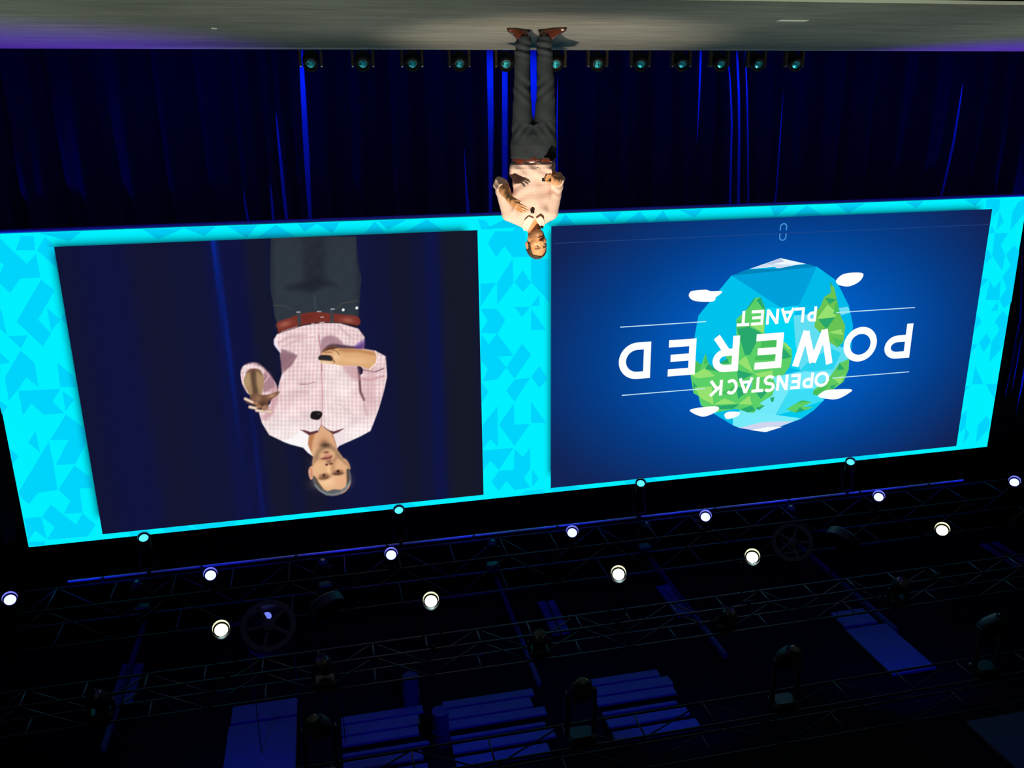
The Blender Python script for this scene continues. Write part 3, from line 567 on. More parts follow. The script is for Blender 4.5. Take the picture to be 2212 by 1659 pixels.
    # collar, neck
    fill(C1([(835, 905), (940, 868), (972, 798), (1105, 890), (1150, 1060), (1160, 1110), (1000, 1160), (880, 1130), (828, 1020)]), (224, 172, 132), 1.2, 1, False)
    fill(C1([(840, 910), (905, 885), (880, 980), (865, 1090), (832, 1010)]), (176, 112, 72), 2.5, .8); blob(1000, 960, 12, 14, 0, (206, 146, 108), .6, 2, C1); fill(C1([(1085, 890), (1105, 890), (1150, 1050), (1130, 1010)]), (180, 120, 84), 2, .7)
    fill(C1([(745, 845), (790, 870), (845, 905), (940, 872), (935, 850), (860, 868), (800, 850)]), (84, 40, 46), 1.3, .95, False); fill(C1([(975, 790), (1040, 845), (1105, 893), (1160, 880), (1222, 828), (1110, 862), (1060, 850)]), (84, 40, 46), 1.3, .95, False)
    fill(C1([(745, 850), (840, 906), (828, 1000), (880, 1128), (830, 1092), (780, 1038), (640, 1002), (560, 970), (680, 920)]), (252, 247, 248), 1.5, .92, False); fill(C1([(1104, 895), (1216, 842), (1235, 985), (1168, 1020), (1146, 1045), (1130, 980)]), (240, 222, 228), 1.5, .8, False)
    # head
    skin = (226, 176, 132)
    fill(C3([(240, 1080), (270, 1000), (320, 985), (345, 1080), (340, 1200), (300, 1252), (260, 1200)]), (222, 160, 132), 1.2); stroke(C3([(285, 1030), (310, 1100), (295, 1190)]), 2, (170, 104, 84), .7)
    fill(C3([(925, 830), (990, 845), (1050, 930), (1078, 1030), (1040, 1045), (1000, 990), (955, 910)]), (206, 156, 118), 1.2); stroke(C3([(975, 890), (1020, 960), (1045, 1030)]), 2, (140, 92, 66), .7)
    fill(C3([(360, 740), (330, 830), (318, 980), (335, 1100), (345, 1250), (400, 1400), (520, 1510), (640, 1560), (800, 1560), (960, 1500), (1060, 1380), (1085, 1250), (1060, 1100), (1005, 960), (940, 830), (830, 680), (740, 595), (600, 550), (500, 585), (430, 650)]), skin, 1.2)
    blob(640, 1290, 26, 12, -8, (250, 206, 160), .85, 2, C3); blob(430, 1000, 12, 18, 0, (236, 188, 140), .6, 2, C3); blob(900, 1280, 16, 14, 0, (232, 172, 134), .8, 2, C3); blob(650, 1060, 5, 13, 4, (252, 206, 154), .9, 2, C3); blob(880, 960, 14, 12, 20, (226, 176, 132), .6, 2, C3)
    fill(C3([(325, 960), (345, 820), (420, 650), (520, 565), (620, 545), (740, 590), (840, 690), (930, 830), (985, 950), (900, 870), (800, 800), (740, 680), (600, 640), (480, 720), (440, 840), (380, 900)]), (128, 98, 76), 3.5, .62); blob(575, 560, 11, 5, 0, (58, 40, 34), .85, 2, C3); blob(560, 500, 8, 6, 0, (120, 82, 62), .5, 2, C3)
    fill(C3([(335, 1180), (380, 1200), (460, 1330), (540, 1440), (625, 1480), (740, 1440), (900, 1450), (985, 1390), (1010, 1280), (1012, 1150), (1000, 1050), (1060, 1040), (1092, 1200), (1092, 1280), (1000, 1440), (880, 1530), (740, 1575), (600, 1562), (460, 1480), (370, 1370), (325, 1260)]), (92, 96, 100), 1.6, 1, False)
    stroke(C3([(375, 1355), (470, 1460), (605, 1535), (740, 1545), (870, 1502), (985, 1415), (1068, 1285)]), 3, (140, 154, 162), .7, 1.4); fill(C3([(335, 1180), (380, 1200), (460, 1330), (540, 1440), (500, 1440), (400, 1320)]), (92, 66, 44), 2, .7); fill(C3([(1000, 1060), (1040, 1060), (1050, 1240), (1010, 1330)]), (84, 62, 44), 2, .7)
    blob(545, 1200, 13, 5.5, -14, (120, 78, 54), .85, 4, C3); blob(600, 1215, 9, 3.5, -18, (96, 60, 44), .6, 2, C3); blob(825, 1125, 13, 4.5, -4, (78, 48, 36), .9, 4, C3); blob(830, 1080, 11, 4, -4, (150, 102, 74), .8, 4, C3); blob(545, 1150, 11, 4, -10, (160, 112, 82), .7, 4, C3)
    blob(552, 1163, 3.2, 3, 0, (44, 26, 22), 1, 4, C3); blob(832, 1083, 3.2, 3, 0, (44, 26, 22), 1, 4, C3); blob(560, 1158, 1.1, 1., 0, (190, 150, 120), .8, 2, C3)
    blob(725, 1000, 5, 12, 8, (186, 132, 96), .7, 2, C3); blob(605, 952, 3.2, 2.2, 10, (70, 36, 30), .95, 4, C3); blob(690, 935, 4.5, 2.2, -6, (84, 46, 38), .95, 4, C3); blob(655, 890, 7, 4, -30, (120, 74, 56), .75, 2, C3); blob(770, 850, 4, 9, 25, (164, 114, 86), .6, 2, C3); blob(480, 840, 5, 5, 0, (170, 122, 92), .4, 2, C3)
    fill(C3([(485, 835), (560, 800), (640, 790), (720, 768), (700, 815), (640, 838), (560, 848)]), (124, 56, 50), 1.2, .9); fill(C3([(555, 765), (640, 742), (725, 752), (690, 782), (600, 800), (545, 800)]), (206, 136, 118), 1.2, .85); fill(C3([(500, 850), (600, 845), (690, 830), (650, 868), (570, 870)]), (160, 104, 88), 1.5, .6); blob(595, 705, 6, 2.6, -5, (92, 52, 40), .85, 2, C3)
    # forearm, hand with the clicker
    fill(C2([(1735, 1445), (1620, 1415), (1500, 1402), (1300, 1395), (1250, 1372), (1190, 1368), (1120, 1395), (1075, 1450), (1065, 1500), (1060, 1530), (1080, 1560), (1200, 1580), (1320, 1600), (1450, 1600), (1560, 1615), (1650, 1642), (1710, 1600), (1730, 1540)]), (220, 168, 118), 1.2)
    fill(C2([(1280, 1395), (1500, 1405), (1730, 1450), (1720, 1480), (1500, 1440), (1320, 1440)]), (176, 120, 78), 3, .7); blob(1480, 1540, 34, 8, 4, (238, 192, 142), .7, 2, C2); blob(1250, 1500, 12, 10, 0, (240, 200, 158), .8, 2, C2)
    fill(C2([(1085, 1440), (1130, 1390), (1200, 1365), (1280, 1385), (1210, 1405), (1140, 1420)]), (70, 40, 34), 1.6, .85); stroke(C2([(1200, 1410), (1260, 1430), (1290, 1470)]), 2, (130, 80, 58), .8); stroke(C2([(1110, 1440), (1200, 1440)]), 2.2, (150, 98, 72), .8)
    fill(C2([(1040, 1500), (1070, 1476), (1180, 1480), (1212, 1515), (1190, 1546), (1100, 1538), (1045, 1532)]), (40, 38, 42), 1.1); stroke(C2([(1190, 1500), (1230, 1560)]), 3, (110, 66, 48), .8); blob(1130, 1562, 14, 3.5, 4, (246, 212, 174), .85, 2, C2); stroke(C2([(1720, 1430), (1745, 1500), (1730, 1570), (1650, 1645)]), 3, (250, 236, 238), .8)
    # raised forearm and open hand
    fill(C1([(150, 260), (190, 200), (250, 180), (310, 200), (345, 270), (350, 340), (335, 410), (320, 470), (240, 490), (195, 460), (150, 370), (135, 310)]), (164, 132, 96), 1.4)
    fill(C1([(205, 220), (260, 200), (275, 330), (290, 450), (240, 480), (225, 380)]), (74, 54, 44), 3, .8); blob(170, 320, 6, 14, 10, (186, 158, 116), .7, 2, C1); blob(310, 320, 8, 18, -5, (176, 142, 104), .7, 2, C1); fill(C1([(160, 230), (200, 185), (300, 190), (340, 260), (290, 215), (220, 210)]), (110, 66, 60), 2, .7)
    fill(C1([(200, 480), (250, 450), (320, 465), (400, 462), (470, 440), (520, 428), (505, 465), (440, 510), (400, 545), (395, 610), (330, 610), (270, 590), (225, 545)]), (116, 80, 62), 1.4); blob(440, 475, 10, 3.5, -18, (206, 156, 124), .8, 2, C1); blob(290, 510, 8, 8, 0, (176, 136, 104), .6, 2, C1); blob(340, 570, 9, 8, 20, (70, 44, 36), .7, 2, C1)
    for k0, a, b in (((275, 560), (225, 545), (150, 508)), ((305, 590), (262, 610), (200, 596)), ((345, 600), (340, 645), (272, 634)), ((370, 590), (385, 640), (428, 650))):
        stroke(C1([k0, a, b]), 6.4, (168, 124, 96), .95, 1.4); stroke(C1([a, b]), 5.2, (244, 222, 200), .9, 1.6)
    stroke(C1([(160, 545), (240, 570)]), 2.5, (110, 70, 52), .7); stroke(C1([(300, 620), (400, 628)]), 2, (140, 96, 74), .7)
    return lin(np.clip(c, 0, 255))
campic = grid('camera_picture', A['x0'], A['x1'], A['z0'], A['z1'], 120, 30, 4, lambda x, y, P: lin(room_bg(x, y, P)), led)
sx1, sx0 = atY(508, 700, LY)[0], atY(850, 700, LY)[0]
grid('speaker_figure', sx0, sx1, A['z0'], atY(700, 1088, LY)[2], 290, 440, 5, speaker_paint, campic)

# ------------------------------------------------------------------ trusses
def tube_mesh(name, length, r, n=8):
    b = MB().tube((0, 0, 0), (0, 0, length), r, n); me = bpy.data.meshes.new(name); me.from_pydata([tuple(p) for p in b.v], [], b.f); me.update(); me.shade_smooth(); return me
def put(name, me, a, b, parent):
    a, b = Vector(a), Vector(b); o = bpy.data.objects.new(name, me); COL.objects.link(o); o.parent = parent
    o.location = a; o.rotation_euler = (b - a).to_track_quat('Z', 'Y').to_euler(); return o
def truss(xa, xb, yb, yf, z0, z1, bay, rc, rb, material, label, phase=0.):
    t = empty('lighting_truss', ((xa + xb) / 2, (yb + yf) / 2, z0)); c = t.location
    tag(t, label, 'truss', 'lighting trusses')
    L = xa - xb
    mc = tube_mesh('chord', L, rc); mc.materials.append(material)
    for y, z in ((yb, z0), (yf, z0), (yb, z1), (yf, z1)):
        put('chord', mc, (xb - c[0], y - c[1], z - c[2]), (xa - c[0], y - c[1], z - c[2]), t)
    n = int(L / bay); dx = L / n
    mr = tube_mesh('rung', abs(yb - yf), rb, 6); mr.materials.append(material)
    md = tube_mesh('brace', math.hypot(dx, z1 - z0), rb, 6); md.materials.append(material)
    for i in range(n + 1):
        x = xb + i * dx - c[0]
        put('rung', mr, (x, yf - c[1], 0), (x, yb - c[1], 0), t)
        if i % 2 == 0: put('rung', mr, (x, yf - c[1], z1 - z0), (x, yb - c[1], z1 - z0), t)
        if i < n:
            for y in (yf, yb):
                za, zb_ = (0, z1 - z0) if (i % 2 == 0) else (z1 - z0, 0)
                put('brace', md, (x, y - c[1], za), (x + dx, y - c[1], zb_), t)
    return t
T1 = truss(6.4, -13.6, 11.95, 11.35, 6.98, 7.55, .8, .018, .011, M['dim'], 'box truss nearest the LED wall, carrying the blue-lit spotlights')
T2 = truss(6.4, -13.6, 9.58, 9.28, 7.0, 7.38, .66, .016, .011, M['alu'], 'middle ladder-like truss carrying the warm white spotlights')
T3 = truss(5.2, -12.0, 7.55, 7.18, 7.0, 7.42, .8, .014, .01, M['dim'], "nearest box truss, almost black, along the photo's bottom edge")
pipe = MB(); pipe.tube((3.86, 12.0, 6.92), (-10.8, 12.0, 6.92), .019, 10)
po = pipe.build('lighting_pipe', M['pipe'], None, True)
tag(po, 'long thin pipe glowing bright blue just above the LED wall top', 'pipe')
for i, x in enumerate(np.arange(3.4, -10.6, -1.35)):
    MB().box((x, 11.99, 6.945), (.05, .06, .09), bev=.01).build('pipe_clamp', M['dim'], po)

# ------------------------------------------------------------------ lamps on the trusses
def can_lamp(name, p, zchord, ychord, aim, rad, length, lens, label, group, snoot='reflect', rec=.10):
    t = empty(name, tuple(p)); tag(t, label, 'spotlight', group); a = Vector(aim).normalized()
    MB().lathe(-a * length, a, [(0, rad * .55), (.03, rad * .95), (length * .35, rad * 1.08), (length * .4, rad * 1.0), (length - .02, rad * 1.06), (length, rad * 1.12)], 20).build('housing', M['fix'], t, True)
    MB().lathe(a * .002, a, [(0, rad * 1.02), (rec, rad * 1.1)], 28, False).build('snoot', M[snoot], t, True)
    MB().lathe(a * .0, a, [(-.01, rad * 1.15), (rec + .004, rad * 1.16)], 28, False).build('snoot_shell', M['fix'], t, True)
    MB().lathe(a * .006, a, [(.006, rad * .87), (.018, rad * .8), (.03, rad * .55), (.036, .001)], 28, False).build('lens', lens, t, True)
    MB().lathe(a * .006, a, [(0, rad * 1.03), (.03, rad * 1.02), (.03, rad * .86), (.004, rad * .85)], 28, False).build('lens_ring', M['dark'], t, True)
    top = Vector((0, ychord - p[1], zchord - p[2]))
    y = MB()
    for s in (-1, 1):
        y.tube((s * rad * 1.25, -a[1] * length * .5, -a[2] * length * .5), (s * rad * 1.25, top[1], top[2] - .06), .012, 8)
    y.tube((-rad * 1.25, top[1], top[2] - .06), (rad * 1.25, top[1], top[2] - .06), .012, 8)
    y.build('yoke', M['fix'], t)
    MB().box((0, top[1], top[2] - .015), (.05, .05, .1), bev=.01).build('clamp', M['fix'], t)
    return t
ordw = ['first', 'second', 'third', 'fourth', 'fifth', 'sixth', 'seventh', 'eighth', 'ninth', 'tenth', 'eleventh', 'twelfth']
def toward_cam(p, dz=0., dx=0.):
    d = Vector((-p[0], -p[1], CAMZ - p[2])).normalized(); return d + Vector((dx, 0, dz))
bl = [(22, 1297), (455, 1244), (845, 1200), (1236, 1152), (1524, 1118), (1898, 1075), (2191, 1043)]
for i, q in enumerate(bl):
    p = atY(*q, 11.3)
    can_lamp('blue_spotlight', p, 6.98, 11.35, toward_cam(p, -.42), .085, .24, M['blue_lens'], "round spotlight with a glaring blue-white lens, %s of seven from photo left" % ordw[i], 'blue-white spotlights')
wl = [(478, 1362), (931, 1300), (1336, 1242), (1625, 1205), (2035, 1147)]
for i, q in enumerate(wl):
    p = atY(*q, 9.28)
    can_lamp('white_spotlight', p, 7.0, 9.28, toward_cam(p, -.40), .088, .26, M['white_lens'], "round spotlight with a glaring warm white lens, %s of five from photo left" % ordw[i], 'warm white spotlights')
    spot('white_backlight', tuple(p + np.array([0, -.16, -.25])), (-1.8 if i in (1, 2) else p[0] - .5, 7.3, .6), 90, (1, .98, .88), 34, .8, .08)
cl = [(311, 1164), (862, 1104), (1384, 1046), (1837, 1000)]
for i, q in enumerate(cl):
    p = atY(*q, 12.0)
    can_lamp('cyan_spotlight', p, 6.92, 12.0, toward_cam(p, -.85, (.1 if i < 2 else -.05)), .075, .3, M['cyan_lens'], "small pale cyan spotlight beside the LED wall, %s of four from photo left" % ordw[i], 'pale cyan spotlights', 'reflect', .05)

# dark moving heads hanging under the trusses
def hang_head(p, zc, yc, size, tilt, label, group):
    t = empty('hanging_moving_head', tuple(p)); tag(t, label, 'stage light', group); s = size
    dz = zc - p[2]; dy = yc - p[1]
    MB().box((0, dy, dz - .16 * s), (.34 * s, .26 * s, .14 * s), bev=.03 * s).build('base', M['fix'], t)
    for k in (-1, 1): MB().box((k * .17 * s, dy * .5, (dz - .22 * s) * .5), (.045 * s, .09 * s, abs(dz - .2 * s)), bev=.012).build('yoke_arm', M['fix'], t)
    a = Vector(tilt).normalized()
    MB().lathe(-a * .2 * s, a, [(0, .06 * s), (.04 * s, .11 * s), (.16 * s, .135 * s), (.3 * s, .13 * s), (.4 * s, .115 * s)], 20).build('head', M['fix'], t, True)
    MB().lathe(a * .2 * s, a, [(0, .1 * s), (.015, .085 * s), (.025, .001)], 20, False).build('lens', M['darklens'], t, True)
    MB().tube((-.05 * s, dy, dz - .09 * s), (-.05 * s, dy, dz + .03), .02 * s, 6).tube((.05 * s, dy, dz - .09 * s), (.05 * s, dy, dz + .03), .02 * s, 6).build('clamp', M['dim'], t)
    return t
hh = [(285, 1245), (695, 1195), (1070, 1150), (1410, 1112), (1730, 1078)]
for i, q in enumerate(hh):
    p = atY(*q, 11.6); p[2] = 6.98 - .5
    p = atY(q[0], q[1] - 8, 11.65)
    hang_head((p[0], 11.95, 7.12), 7.55, 11.95, .62, (.1, -.5, -.9), "dark unlit moving head on the LED-wall truss, %s of five from photo left" % ordw[i], 'dark heads on the LED-wall truss')
hh = [(215, 1515), (700, 1440), (1165, 1385), (1570, 1335), (1940, 1270)]
for i, q in enumerate(hh):
    p = atY(*q, 9.28)
    hang_head((p[0], 9.28, p[2] - .02), 7.38, 9.28, .8, (.1, -.55, -.8), "black moving head hanging in the middle truss, %s of five from photo left" % ordw[i], 'black heads on the middle truss')
hh = [(690, 1585), (1255, 1505), (1700, 1435), (2140, 1365)]
for i, q in enumerate(hh):
    p = atY(*q, 7.18)
    hang_head((p[0], 7.18, p[2] - .08), 7.0, 7.18, .85, (.15 - .1 * i, -.4, -.5), "large black moving head under the nearest truss, %s of four from photo left" % ordw[i], 'large black heads on the nearest truss')

# round spoked drums and tilted discs hanging between the trusses
def spoked(p, r, n_aim, label, face):
    t = empty('spoked_drum', tuple(p)); tag(t, label, 'drum light'); a = Vector(n_aim).normalized()
    MB().lathe((0, 0, 0), a, [(-.34, r * .9), (0, r), (.03, r), (.03, r * .8), (-.02, r * .78), (-.3, r * .7)], 32, False).build('drum', M['ring'], t, True)
    tv = a.orthogonal().normalized(); bv = a.cross(tv)
    for k in range(5):
        th = 2 * math.pi * k / 5 + .4; d = tv * math.cos(th) + bv * math.sin(th)
        R3 = Matrix((d, a.cross(d), a)).transposed()
        MB().box(d * r * .47 + a * .01, (r * .72, r * .16, .03), R3, bev=.01).build('spoke', M['ring'], t)
    MB().lathe(a * -.01, a, [(0, r * .26), (.05, r * .24), (.06, r * .1)], 20).build('hub', M['ring'], t, True)
    e = tv * math.cos(2.6) + bv * math.sin(2.6)
    MB().lathe(e * r * .5 - a * .1, a, [(0, r * .17), (.02, r * .12), (.03, .001)], 16, False).build('lamp_face', face, t, True)
    [MB().tube((k * r * .8, .1, .2), (k * r * .8, .1, 9.3 - p[2]), .007).build('hanger', M['fix'], t) for k in (-1, 1)]
p = atY(580, 1352, 10.5); spoked(p, .36, (-.05, -.55, -.75), 'large five-spoked round drum, dim blue, hanging beside the first white spotlight', emit('dim_blue_lamp_face', (120, 135, 255), 1.))
p = atY(1712, 1172, 10.5); spoked(p, .3, (.35, -.5, -.6), 'smaller five-spoked round drum by the fourth white spotlight', M['darklens'])
def disc(p, r, aim, label):
    t = empty('drum_shade', tuple(p)); tag(t, label, 'drum light'); a = Vector(aim).normalized()
    MB().lathe(-a * .08, a, [(0, r * .9), (.02, r), (.14, r), (.16, r * .92), (.13, r * .8)], 32, False).build('shade', M['ring'], t, True)
    MB().lathe(a * .04, a, [(0, r * .82), (.01, r * .8), (.02, .001)], 32, False).build('diffuser', M['fix'], t, True)
    [MB().tube((k * .1, .06, .1), (k * .1, .06, 9.3 - p[2]), .007).build('hanger', M['fix'], t) for k in (-1, 1)]
p = atY(705, 1310, 10.5); disc(p, .25, (.35, .62, -.45), 'tilted oval drum shade hanging right beside the large spoked drum')
p = atY(1820, 1166, 10.5); disc(p, .25, (-.62, .3, -.5), 'tilted oval drum shade hanging beside the smaller spoked drum')

# ------------------------------------------------------------------ ceiling beams, panels and slats
for i, x in enumerate((3.56, -2.85, -6.02, -9.2)):
    o = MB().box((x, 12.9, 9.22), (.07, 3.4, .1), bev=.01).build('ceiling_beam', M['beam'])
    tag(o, "thin ceiling beam running away to the back, %s of four from photo left" % ordw[i], 'beam', 'thin ceiling beams')
def ceil_quad(name, pts, z, material, label, cat, group=None, thick=.05):
    P = [atZ(*q, z) for q in pts]; c = np.mean(P, axis=0)
    v = [tuple(p) for p in P] + [(p[0], p[1], p[2] + thick) for p in P]; n = len(P)
    f = [tuple(range(n)), tuple(range(2 * n - 1, n - 1, -1))] + [(i, i + n, (i + 1) % n + n, (i + 1) % n) for i in range(n)]
    o = mesh(name, v, f, material); tag(o, label, cat, group); return o
def ceil_rect(name, x0, x1, y0, y1, z, material, label, cat, group=None):
    o = MB().box(((x0 + x1) / 2, (y0 + y1) / 2, z + .03), (abs(x1 - x0), abs(y1 - y0), .06), bev=.01).build(name, material); tag(o, label, cat, group); return o
ceil_rect('ceiling_panel', .87, 1.83, 11.36, 11.75, 9.2, M['panel'], "narrow blue-lit ceiling panel under the large spoked drum", 'panel', 'blue-lit ceiling panels')
ceil_rect('ceiling_panel', .87, 1.85, 9.3, 11.3, 9.2, M['panel'], "big square blue-lit ceiling panel at the photo's bottom, below the narrow one", 'panel', 'blue-lit ceiling panels')
ceil_rect('ceiling_panel', -9.05, -8.4, 11.5, 11.95, 9.2, M['panel'], 'short blue-lit ceiling panel on the photo right, next to the long one', 'panel', 'blue-lit ceiling panels')
ceil_rect('ceiling_panel', -9.16, -8.36, 10.12, 11.42, 9.2, M['panel'], "long slanting blue-lit ceiling panel on the photo's right", 'panel', 'blue-lit ceiling panels')
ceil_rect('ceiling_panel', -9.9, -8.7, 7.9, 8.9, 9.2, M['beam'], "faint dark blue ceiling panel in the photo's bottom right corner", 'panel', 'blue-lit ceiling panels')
pairs = [((265, 1460), (292, 1460)), ((1180, 1320), (1200, 1318)), ((1440, 1285), (1452, 1283)), ((2150, 1190), (2175, 1186))]
for i, (a, b) in enumerate(pairs):
    for k, q in enumerate((a, b)):
        p = atZ(*q, 9.2); ceil_rect('ceiling_strip', p[0] - .07, p[0] + .07, p[1] - .7, p[1] + .35, 9.2, M['panel'], "%s strip of the %s pair of short blue ceiling strips from the photo's left" % (('left', 'right')[k], ordw[i]), 'strip', 'short blue ceiling strips')
groups = [(.27, -.95, 'left'), (-1.25, -2.75, 'middle'), (-3.55, -4.9, 'right')]
for gi, (xa, xb, nm) in enumerate(groups):
    t = empty('slatted_ceiling_grille', ((xa + xb) / 2, 10.6, 9.2))
    tag(t, "blue-lit slatted ceiling grille at the photo's bottom, %s one of three" % nm, 'grille', 'slatted ceiling grilles')
    for y, wd in ((11.05, .16), (10.82, .22), (10.58, .18), (10.3, .07), (10.08, .2), (9.78, .22)):
        k = (gi * 7 + int(y * 100)) % 5 * .04
        MB().box(((k - .08) / 2, y - 10.6, .03), (xa - xb - k, wd, .05), bev=.01).build('slat', M['panel'], t)
for q, r, lab in (((888, 1490), .12, 'upper blue pipe stub dropping from the ceiling beside the left slats'), ((952, 1567), .12, 'lower blue pipe stub dropping from the ceiling between the slatted grilles')):
    p = atZ(*q, 9.0); tag(MB().lathe((p[0], p[1], 8.75), (0, 0, 1), [(0, r), (.3, r), (.3, r * 1.1), (.34, r * 1.1), (.34, r), (.55, r)], 16).build('ceiling_duct', M['beam'], None, True), lab, 'duct')

# ------------------------------------------------------------------ floor moving heads behind the stage
def floor_head(p, aim, label):
    t = empty('floor_moving_head', (p[0], p[1], -.35)); tag(t, label, 'stage light', 'moving heads on the floor behind the stage')
    MB().box((0, 0, .07), (.27, .24, .14), bev=.025).build('base', M['fix'], t)
    hz = .40
    for s in (-1, 1):
        MB().box((s * .115, 0, .3), (.03, .09, .34), bev=.012).build('yoke_arm', M['fixgrey'], t)
    a = Vector(aim).normalized()
    MB().lathe(Vector((0, 0, hz)) - a * .14, a, [(0, .05), (.03, .085), (.12, .095), (.2, .09), (.25, .082)], 20).build('head', M['fix'], t, True)
    MB().lathe(Vector((0, 0, hz)) + a * .105, a, [(0, .082), (.02, .085), (.02, .058), (0, .054)], 24, False).build('lens_rim', M['dark'], t, True)
    MB().lathe(Vector((0, 0, hz)) + a * .1, a, [(0, .056), (.01, .046), (.018, .028), (.022, .001)], 9, False).build('lens', M['lens'], t)
fx = [672, 784, 890, 992, 1092, 1200, 1290, 1382, 1470, 1552, 1632, 1714]
for i, x in enumerate(fx):
    p = atY(x, 138, 10.5)
    dx = (-.12, -.06, 0, .0, 0, 0, .0, .12, .2, .3, .35, .3)[i]
    d = toward_cam((p[0], 10.5, .05)); floor_head((p[0], 10.5), (d[0] - dx * .9 - .06, d[1], .42), "dark moving head with teal lens behind the stage, %s of twelve from photo left" % ordw[i])

# ------------------------------------------------------------------ the speaker on stage, grown from distance fields
PX, PY = -1.831, 7.229; PANG = math.atan2(1.831, 7.229)
EX = np.array([math.cos(PANG), math.sin(PANG), 0]); EY = np.array([-math.sin(PANG), math.cos(PANG), 0]); PM = np.array([PX, PY, 0])
def loc(px, py, dy=0.):                 # photo pixel -> the person's own frame, dy metres behind his centre plane
    d = ray(px, py); o = np.array([0, 0, CAMZ]); t = ((PM - o) @ EY + dy) / (d @ EY); p = o + d * t - PM
    return np.array([p @ EX, dy, p[2]])
def surface(fn, lo, hi, h):             # naive surface nets
    lo, hi = np.array(lo, float), np.array(hi, float); n = np.ceil((hi - lo) / h).astype(int) + 1
    ax = [lo[i] + h * np.arange(n[i]) for i in range(3)]
    F = np.empty(n, np.float32)
    for i0 in range(0, n[0], 24):
        g = np.meshgrid(ax[0][i0:i0 + 24], ax[1], ax[2], indexing='ij'); F[i0:i0 + 24] = fn(*[a.astype(np.float32) for a in g])
    s = F < 0; cs = np.zeros(n - 1, int)
    for dx in (0, 1):
        for dy in (0, 1):
            for dz in (0, 1): cs += s[dx:n[0] - 1 + dx, dy:n[1] - 1 + dy, dz:n[2] - 1 + dz]
    cell = np.argwhere((cs > 0) & (cs < 8)); idx = np.full(n - 1, -1); idx[tuple(cell.T)] = np.arange(len(cell))
    acc = np.zeros((len(cell), 3)); cnt = np.zeros(len(cell))
    cor = [(a, b, c) for a in (0, 1) for b in (0, 1) for c in (0, 1)]
    for a in cor:
        for k in range(3):
            if a[k]: continue
            b = list(a); b[k] = 1
            fa = F[tuple((cell + a).T)]; fb = F[tuple((cell + b).T)]; mk = (fa < 0) != (fb < 0)
            t = np.where(mk, fa / np.where(mk, fa - fb, 1), 0); p = cell + np.array(a, float); p[:, k] += t
            acc[mk] += p[mk]; cnt[mk] += 1
    V = lo + h * acc / cnt[:, None]; Qs = []
    for k in range(3):
        i, j = (k + 1) % 3, (k + 2) % 3; sl = [slice(None)] * 3; sh_ = [slice(None)] * 3; sl[k] = slice(0, -1); sh_[k] = slice(1, None)
        e = np.argwhere(s[tuple(sl)] != s[tuple(sh_)]); e = e[(e[:, i] > 0) & (e[:, j] > 0) & (e[:, i] < n[i] - 1) & (e[:, j] < n[j] - 1)]
        ui = np.zeros(3, int); ui[i] = 1; uj = np.zeros(3, int); uj[j] = 1
        q = np.stack([idx[tuple((e - ui - uj).T)], idx[tuple((e - uj).T)], idx[tuple(e.T)], idx[tuple((e - ui).T)]], 1)
        flip = ~s[tuple(e.T)]; q[flip] = q[flip][:, ::-1]; Qs.append(q)
    return V, np.concatenate(Qs)
def smin(a, b, k):
    h = np.clip(.5 + .5 * (b - a) / k, 0, 1); return b + (a - b) * h - k * h * (1 - h)
def smax(a, b, k): return -smin(-a, -b, k)
def cone(x, y, z, a, b, ra, rb):        # tapered capsule
    a = np.asarray(a, float); d = np.asarray(b, float) - a; t = np.clip(((x - a[0]) * d[0] + (y - a[1]) * d[1] + (z - a[2]) * d[2]) / (d @ d + 1e-12), 0, 1)
    return np.sqrt((x - a[0] - d[0] * t) ** 2 + (y - a[1] - d[1] * t) ** 2 + (z - a[2] - d[2] * t) ** 2) - (ra + (rb - ra) * t)
def ell(x, y, z, c, r):
    k0 = np.sqrt(((x - c[0]) / r[0]) ** 2 + ((y - c[1]) / r[1]) ** 2 + ((z - c[2]) / r[2]) ** 2); return (k0 - 1) * min(r)
def sections(x, y, z, S_):              # stacked ellipses: (z, cx, cy, a, b)
    S_ = np.array(S_); o = np.argsort(S_[:, 0]); S_ = S_[o]; zz = S_[:, 0]
    cx, cy, a, b = [np.interp(z, zz, S_[:, i]).astype(np.float32) for i in (1, 2, 3, 4)]
    f = (np.sqrt(((x - cx) / a) ** 2 + ((y - cy) / b) ** 2) - 1) * np.minimum(a, b)
    return np.maximum(f, np.maximum(zz[0] - z, z - zz[-1]))
person = empty('person', (PX, PY, 0), PANG)
tag(person, 'person in pink checked shirt, dark jeans and brown belt gesturing on the stage', 'person')
# --- joints
SHL, ELL_, WRL = np.array([.238, .01, 1.455]), np.array([.312, -.01, 1.215]), np.array([.222, -.235, 1.325])
SHR, ELR, WRR = np.array([-.108, .01, 1.45]), np.array([-.172, .015, 1.185]), np.array([-.142, -.205, 1.178])
